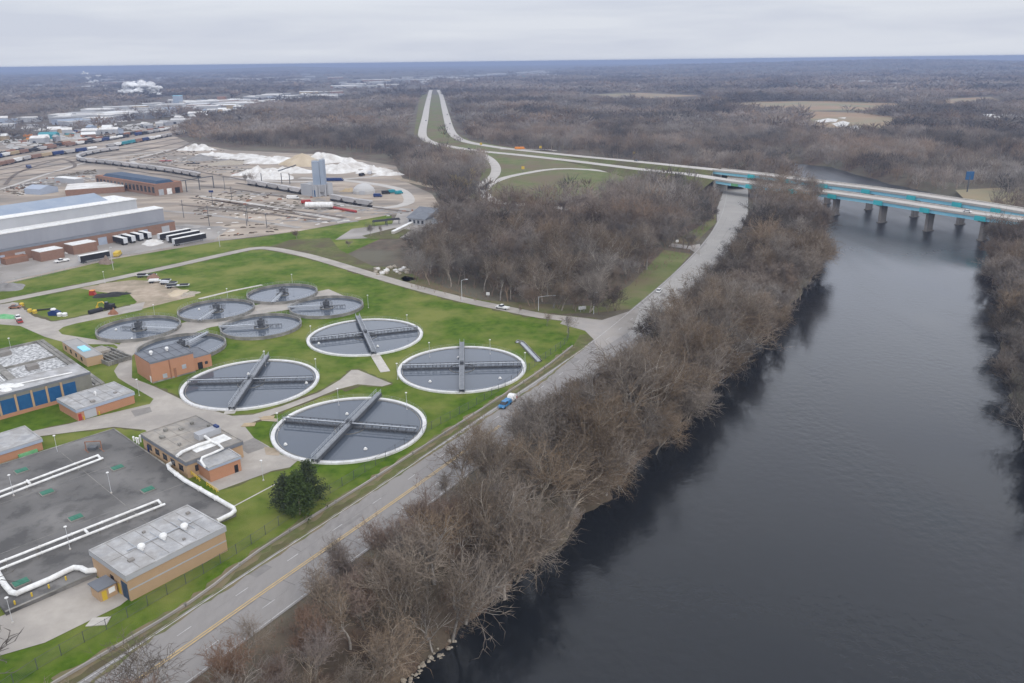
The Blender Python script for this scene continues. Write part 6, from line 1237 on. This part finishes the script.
# roadside scrub and thicket on the near bank (not countable)
def scrub(name, poly, n, hgt, m_, label, dmin=9.5):
    xs = [p[0] for p in poly]; ys = [p[1] for p in poly]; X = RNG.uniform(min(xs), max(xs), n*3); Y = RNG.uniform(min(ys), max(ys), n*3); k = inpoly(X, Y, poly) & ~inpoly(X, Y, RIVW) & (segdist(X, Y, ROAD[::2]) > dmin); X, Y = X[k][:n], Y[k][:n]; Z = terrain(X, Y); S = []
    for x, y, z in zip(X, Y, Z):
        for _ in range(7):
            d = RNG.normal(size=3)*.35; d[2] = 1; hh = hgt*RNG.uniform(.5, 1.3); q = np.array([x, y, z])+d*hh; S.append((np.array([x, y, z-.1]), q, .03, .01, 4)); b = RNG.normal(size=3)*.6*hh*.5; mid = np.array([x, y, z])+d*hh*.55; S.append((mid, mid+b*np.array([1, 1, .4])+np.array([0, 0, hh*.3]), .02, .01, 4))
    V, F = seg_mesh(S, '', '', True); o = fastmesh(name, V, F, m_, attr=None); return tag(o, label, 'undergrowth', kind='stuff')
scrub('undergrowth', gp([(120, 760), (290, 612), (430, 515), (520, 455), (600, 395), (660, 330), (720, 270), (760, 215), (800, 215), (800, 290), (700, 400), (590, 515), (480, 625), (380, 760)]), 5200, 1.7, 'twigred', 'reddish brown leafless thicket under the trees of the river bank')
scrub('undergrowth', gp([(400, 285), (470, 302), (600, 308), (690, 255), (720, 215), (700, 190), (560, 200), (470, 205), (440, 240)]), 2600, 2.4, 'twigred', 'reddish brown brush under the wood by the junction')
# single ornamental / special trees
def lone(px, prot, hgt, Hp, label, name='bare_tree', cat='tree', wide=1.0):
    p = g(*px); o = thing(name, label, cat, (p.x, p.y, float(terrain(np.array([p.x]), np.array([p.y]))[0])), random.uniform(0, 6.28)); s = hgt/Hp; o.scale = (s*wide, s*wide, s)
    for nm, me in (('trunk', prot[0]), ('crown', prot[1])):
        c = bpy.data.objects.new(nm, me); COL.objects.link(c); c.parent = o
lone((547, 326), PROT[0], 6, 14, 'small bare tree on the lawn near the bend of the fence, left one of two'); lone((567, 333), PROT[1], 7.5, 14, 'small bare tree beside the end of the fence, right one of two'); lone((519, 314), PROT[3], 4.5, 14, 'small bare sapling beside the plant road right of the white pickup')
lone((297, 239), PRED[0], 6.5, 11, 'rounded reddish bush at the end of the green strip', 'bush', 'bush', 1.5); lone((252, 184), PROT[5], 14, 14, 'lone bare tree standing in the rail yard before the white piles'); lone((246, 183), PROT[6], 9, 14, 'smaller bare tree beside the lone one in the rail yard')
lone((371, 236), PROT[2], 8, 14, 'bare tree on the orange grass patch of the hilltop lot, left one'); lone((381, 235), PROT[4], 6, 14, 'bare tree on the orange grass patch of the hilltop lot, right one'); lone((349, 247), PRED[1], 5, 11, 'brown bush beside the fork of the hilltop drive', 'bush', 'bush', 1.3)
for i, (x, y, hh) in enumerate(((456, 183, 13), (470, 178, 13), (463, 190, 15), (478, 170, 10), (452, 192, 12))): lone((x, y+4), PWIL[i % 2], hh, 14, 'yellowish leafless tree in the clump left of the ramp, %s' % ('highest up the slope', 'behind the middle one', 'largest and in the middle', 'nearest the freeway', 'farthest left')[i], wide=1.2)
for i, (x, y) in enumerate(((462, 206), (472, 204), (452, 211), (480, 208), (468, 214), (446, 218), (455, 222))): lone((x, y), PROT[i % 8], 13, 14, 'tall leafless tree in the clump below the yellowish trees, %s' % ('centre', 'right of centre', 'left of centre', 'rightmost', 'front', 'far left', 'front left')[i], wide=1.2)
rt = random.Random(12)
for i, (x, y) in enumerate(((760, 199), (768, 203), (776, 200), (784, 206), (792, 202), (800, 208), (807, 204), (814, 210), (772, 211), (790, 214), (804, 217), (781, 193), (797, 195), (766, 193), (811, 196), (756, 207))):
    lone((x, y), PROT[i % 8], rt.uniform(17, 21.5), 14, 'tall leafless tree hiding the left end of the river bridges', wide=1.15)
    bpy.context.scene.collection.objects[-1].parent['group'] = 'tall trees at the left end of the river bridges'
def conifer(px, Hh, rad, label, seed, cat='tree'):
    rng = np.random.default_rng(seed); p = g(*px); z = float(terrain(np.array([p.x]), np.array([p.y]))[0]); o = thing('pine_tree', label, cat, (p.x, p.y, z)); MB().tube([(0, 0, -.3), (.1, 0, Hh*.5), (0, 0, Hh*.93)], Hh*.02, 7, .04).build('trunk', 'bark', o, True)
    V, F = [], []; n = 0
    for k in range(int(Hh*16)):
        z0 = Hh*rng.uniform(.16, 1.0); rm = rad*(1.08-z0/Hh)**.62*rng.uniform(.55, 1.1); th = rng.uniform(0, 6.28); L_ = rm
        for j in range(int(10+L_*9)):
            t = rng.uniform(.25, 1.0); c = np.array([math.cos(th)*L_*t, math.sin(th)*L_*t, z0-L_*t*.12+rng.normal()*.12])+rng.normal(size=3)*.28; s = rng.uniform(.16, .42); a = rng.normal(size=3); a[2] = abs(a[2])*.6; a /= np.linalg.norm(a); b = np.cross(a, rng.normal(size=3)); b /= np.linalg.norm(b)
            V += [c-a*s, c+a*s*.9+b*s*.35, c+a*s*.6-b*s*.45]; F.append((n, n+1, n+2)); n += 3
    oo = fastmesh('crown', np.array(V), np.array(F), 'needle'); oo.parent = o
conifer((300, 514), 10.5, 5.6, 'large dark pine nearest the road fence, in front of the nearest tank', 1); conifer((310, 500), 10.0, 5.2, 'second dark pine, right beside the first and nearer the tank', 2); conifer((288, 509), 8.6, 4.8, 'shorter dark pine on the left of the pair by the nearest tank', 5)
conifer((405, 582), 6.5, 2.8, 'small dark green evergreen among the bare trees on the bank', 3); conifer((398, 575), 5, 2.2, 'lower dark evergreen beside the small one on the bank', 8)
for i, (x, y) in enumerate(((968, 92), (976, 91), (984, 90), (992, 89), (1000, 88))):
    conifer((x, y), 15, 22, 'dark evergreen in the row on the far right skyline', 40+i); bpy.data.objects['pine_tree.%03d' % (5+i)]['group'] = 'evergreens on the far right skyline'
# rocks at the shore
rr_ = random.Random(8)
for i in range(46):
    t = i/46; x, y = 398+t*62, 690-t*50; p = g(x+rr_.uniform(-5, 3), y+rr_.uniform(-6, 4), -4.6); m = MB(); s = rr_.uniform(.2, .62); m.ball((p.x, p.y, float(terrain(np.array([p.x]), np.array([p.y]))[0])+.2), s, 1, 1, .7, 6, .35)
    tag(m.build('shore_rock', 'stone'), 'pale rock in the riprap at the bottom shoreline', 'rock', 'rocks along the bottom shoreline')
# ------------------------------------------------------------------ sky, sun, haze
wd = bpy.data.worlds.new('World'); SC.world = wd; wd.use_nodes = True; nt = wd.node_tree; N, L = nt.nodes, nt.links; bg = N['Background']
sky = N.new('ShaderNodeTexSky'); sky.sky_type = 'NISHITA'; sky.sun_disc = False; sky.sun_elevation = math.radians(38); sky.sun_rotation = math.radians(150); sky.air_density = 1.0; sky.dust_density = 2.0
tc = N.new('ShaderNodeTexCoord'); sp_ = N.new('ShaderNodeSeparateXYZ'); L.new(tc.outputs['Generated'], sp_.inputs[0])
mp = N.new('ShaderNodeMapping'); mp.inputs['Scale'].default_value = (1.6, 1.6, 16); L.new(tc.outputs['Generated'], mp.inputs[0])
n1 = N.new('ShaderNodeTexNoise'); n1.inputs['Scale'].default_value = 2.2; n1.inputs['Detail'].default_value = 7; n1.inputs['Roughness'].default_value = .5; n1.inputs['Distortion'].default_value = .4; L.new(mp.outputs[0], n1.inputs['Vector'])
def rng_(src, a, b, c, d):
    r = N.new('ShaderNodeMapRange'); L.new(src, r.inputs[0]); r.inputs[1].default_value = a; r.inputs[2].default_value = b; r.inputs[3].default_value = c; r.inputs[4].default_value = d; return r.outputs[0]
cm = N.new('ShaderNodeMix'); cm.data_type = 'RGBA'; L.new(rng_(n1.outputs[0], .38, .64, 0, 1), cm.inputs[0]); cm.inputs[6].default_value = (5.35, 5.7, 6.6, 1); cm.inputs[7].default_value = (6.3, 6.6, 7.25, 1)
br2 = N.new('ShaderNodeVectorMath'); br2.operation = 'SCALE'; L.new(cm.outputs[2], br2.inputs[0]); ad = N.new('ShaderNodeMath'); ad.operation = 'ADD'; L.new(rng_(sp_.outputs['Z'], .06, .26, 1.0, 2.15), ad.inputs[0]); L.new(rng_(sp_.outputs['Z'], .35, .8, 0.0, -.45), ad.inputs[1]); L.new(ad.outputs[0], br2.inputs['Scale'])
warm = N.new('ShaderNodeMix'); warm.data_type = 'RGBA'; warm.blend_type = 'MULTIPLY'; L.new(rng_(sp_.outputs['Z'], .08, .5, 0, 1), warm.inputs[0]); L.new(br2.outputs[0], warm.inputs[6]); warm.inputs[7].default_value = (1.0, .985, .95, 1)
mx = N.new('ShaderNodeMix'); mx.data_type = 'RGBA'; mx.inputs[0].default_value = .95; L.new(sky.outputs[0], mx.inputs[6]); L.new(warm.outputs[2], mx.inputs[7]); L.new(mx.outputs[2], bg.inputs[0]); bg.inputs[1].default_value = 0.116
sl = bpy.data.lights.new('sun', 'SUN'); sl.energy = 1.5; sl.angle = math.radians(18); sl.color = (1, .97, .92); so_ = bpy.data.objects.new('sun', sl); COL.objects.link(so_)
az = math.radians(150); el = math.radians(38); dv = Vector((math.sin(az)*math.cos(el), math.cos(az)*math.cos(el), math.sin(el))); so_.rotation_euler = dv.to_track_quat('Z', 'Y').to_euler()
HAZE = 0.00016
if HAZE:
    m_ = bpy.data.materials.new('haze_air'); m_.use_nodes = True; nt = m_.node_tree; nt.nodes.clear(); ou = nt.nodes.new('ShaderNodeOutputMaterial'); v = nt.nodes.new('ShaderNodeVolumePrincipled'); v.inputs['Color'].default_value = (.42, .51, .74, 1); v.inputs['Density'].default_value = HAZE; v.inputs['Anisotropy'].default_value = 0.2
    nt.links.new(v.outputs[0], ou.inputs['Volume']); MATS['haze_air'] = m_
    hz = MB().box(-30500, 30500, -30500, 30500, -62, 97.5).build('haze', 'haze_air'); tag(hz, 'pale bluish air haze over the whole landscape', 'haze', kind='stuff')
SC.view_settings.view_transform = 'Standard'; SC.view_settings.look = 'None'; SC.view_settings.exposure = 0.0; SC.view_settings.gamma = 1
cy = SC.cycles; cy.max_bounces = 5; cy.diffuse_bounces = 2; cy.glossy_bounces = 3; cy.transparent_max_bounces = 12; cy.volume_bounces = 0; cy.use_denoising = True
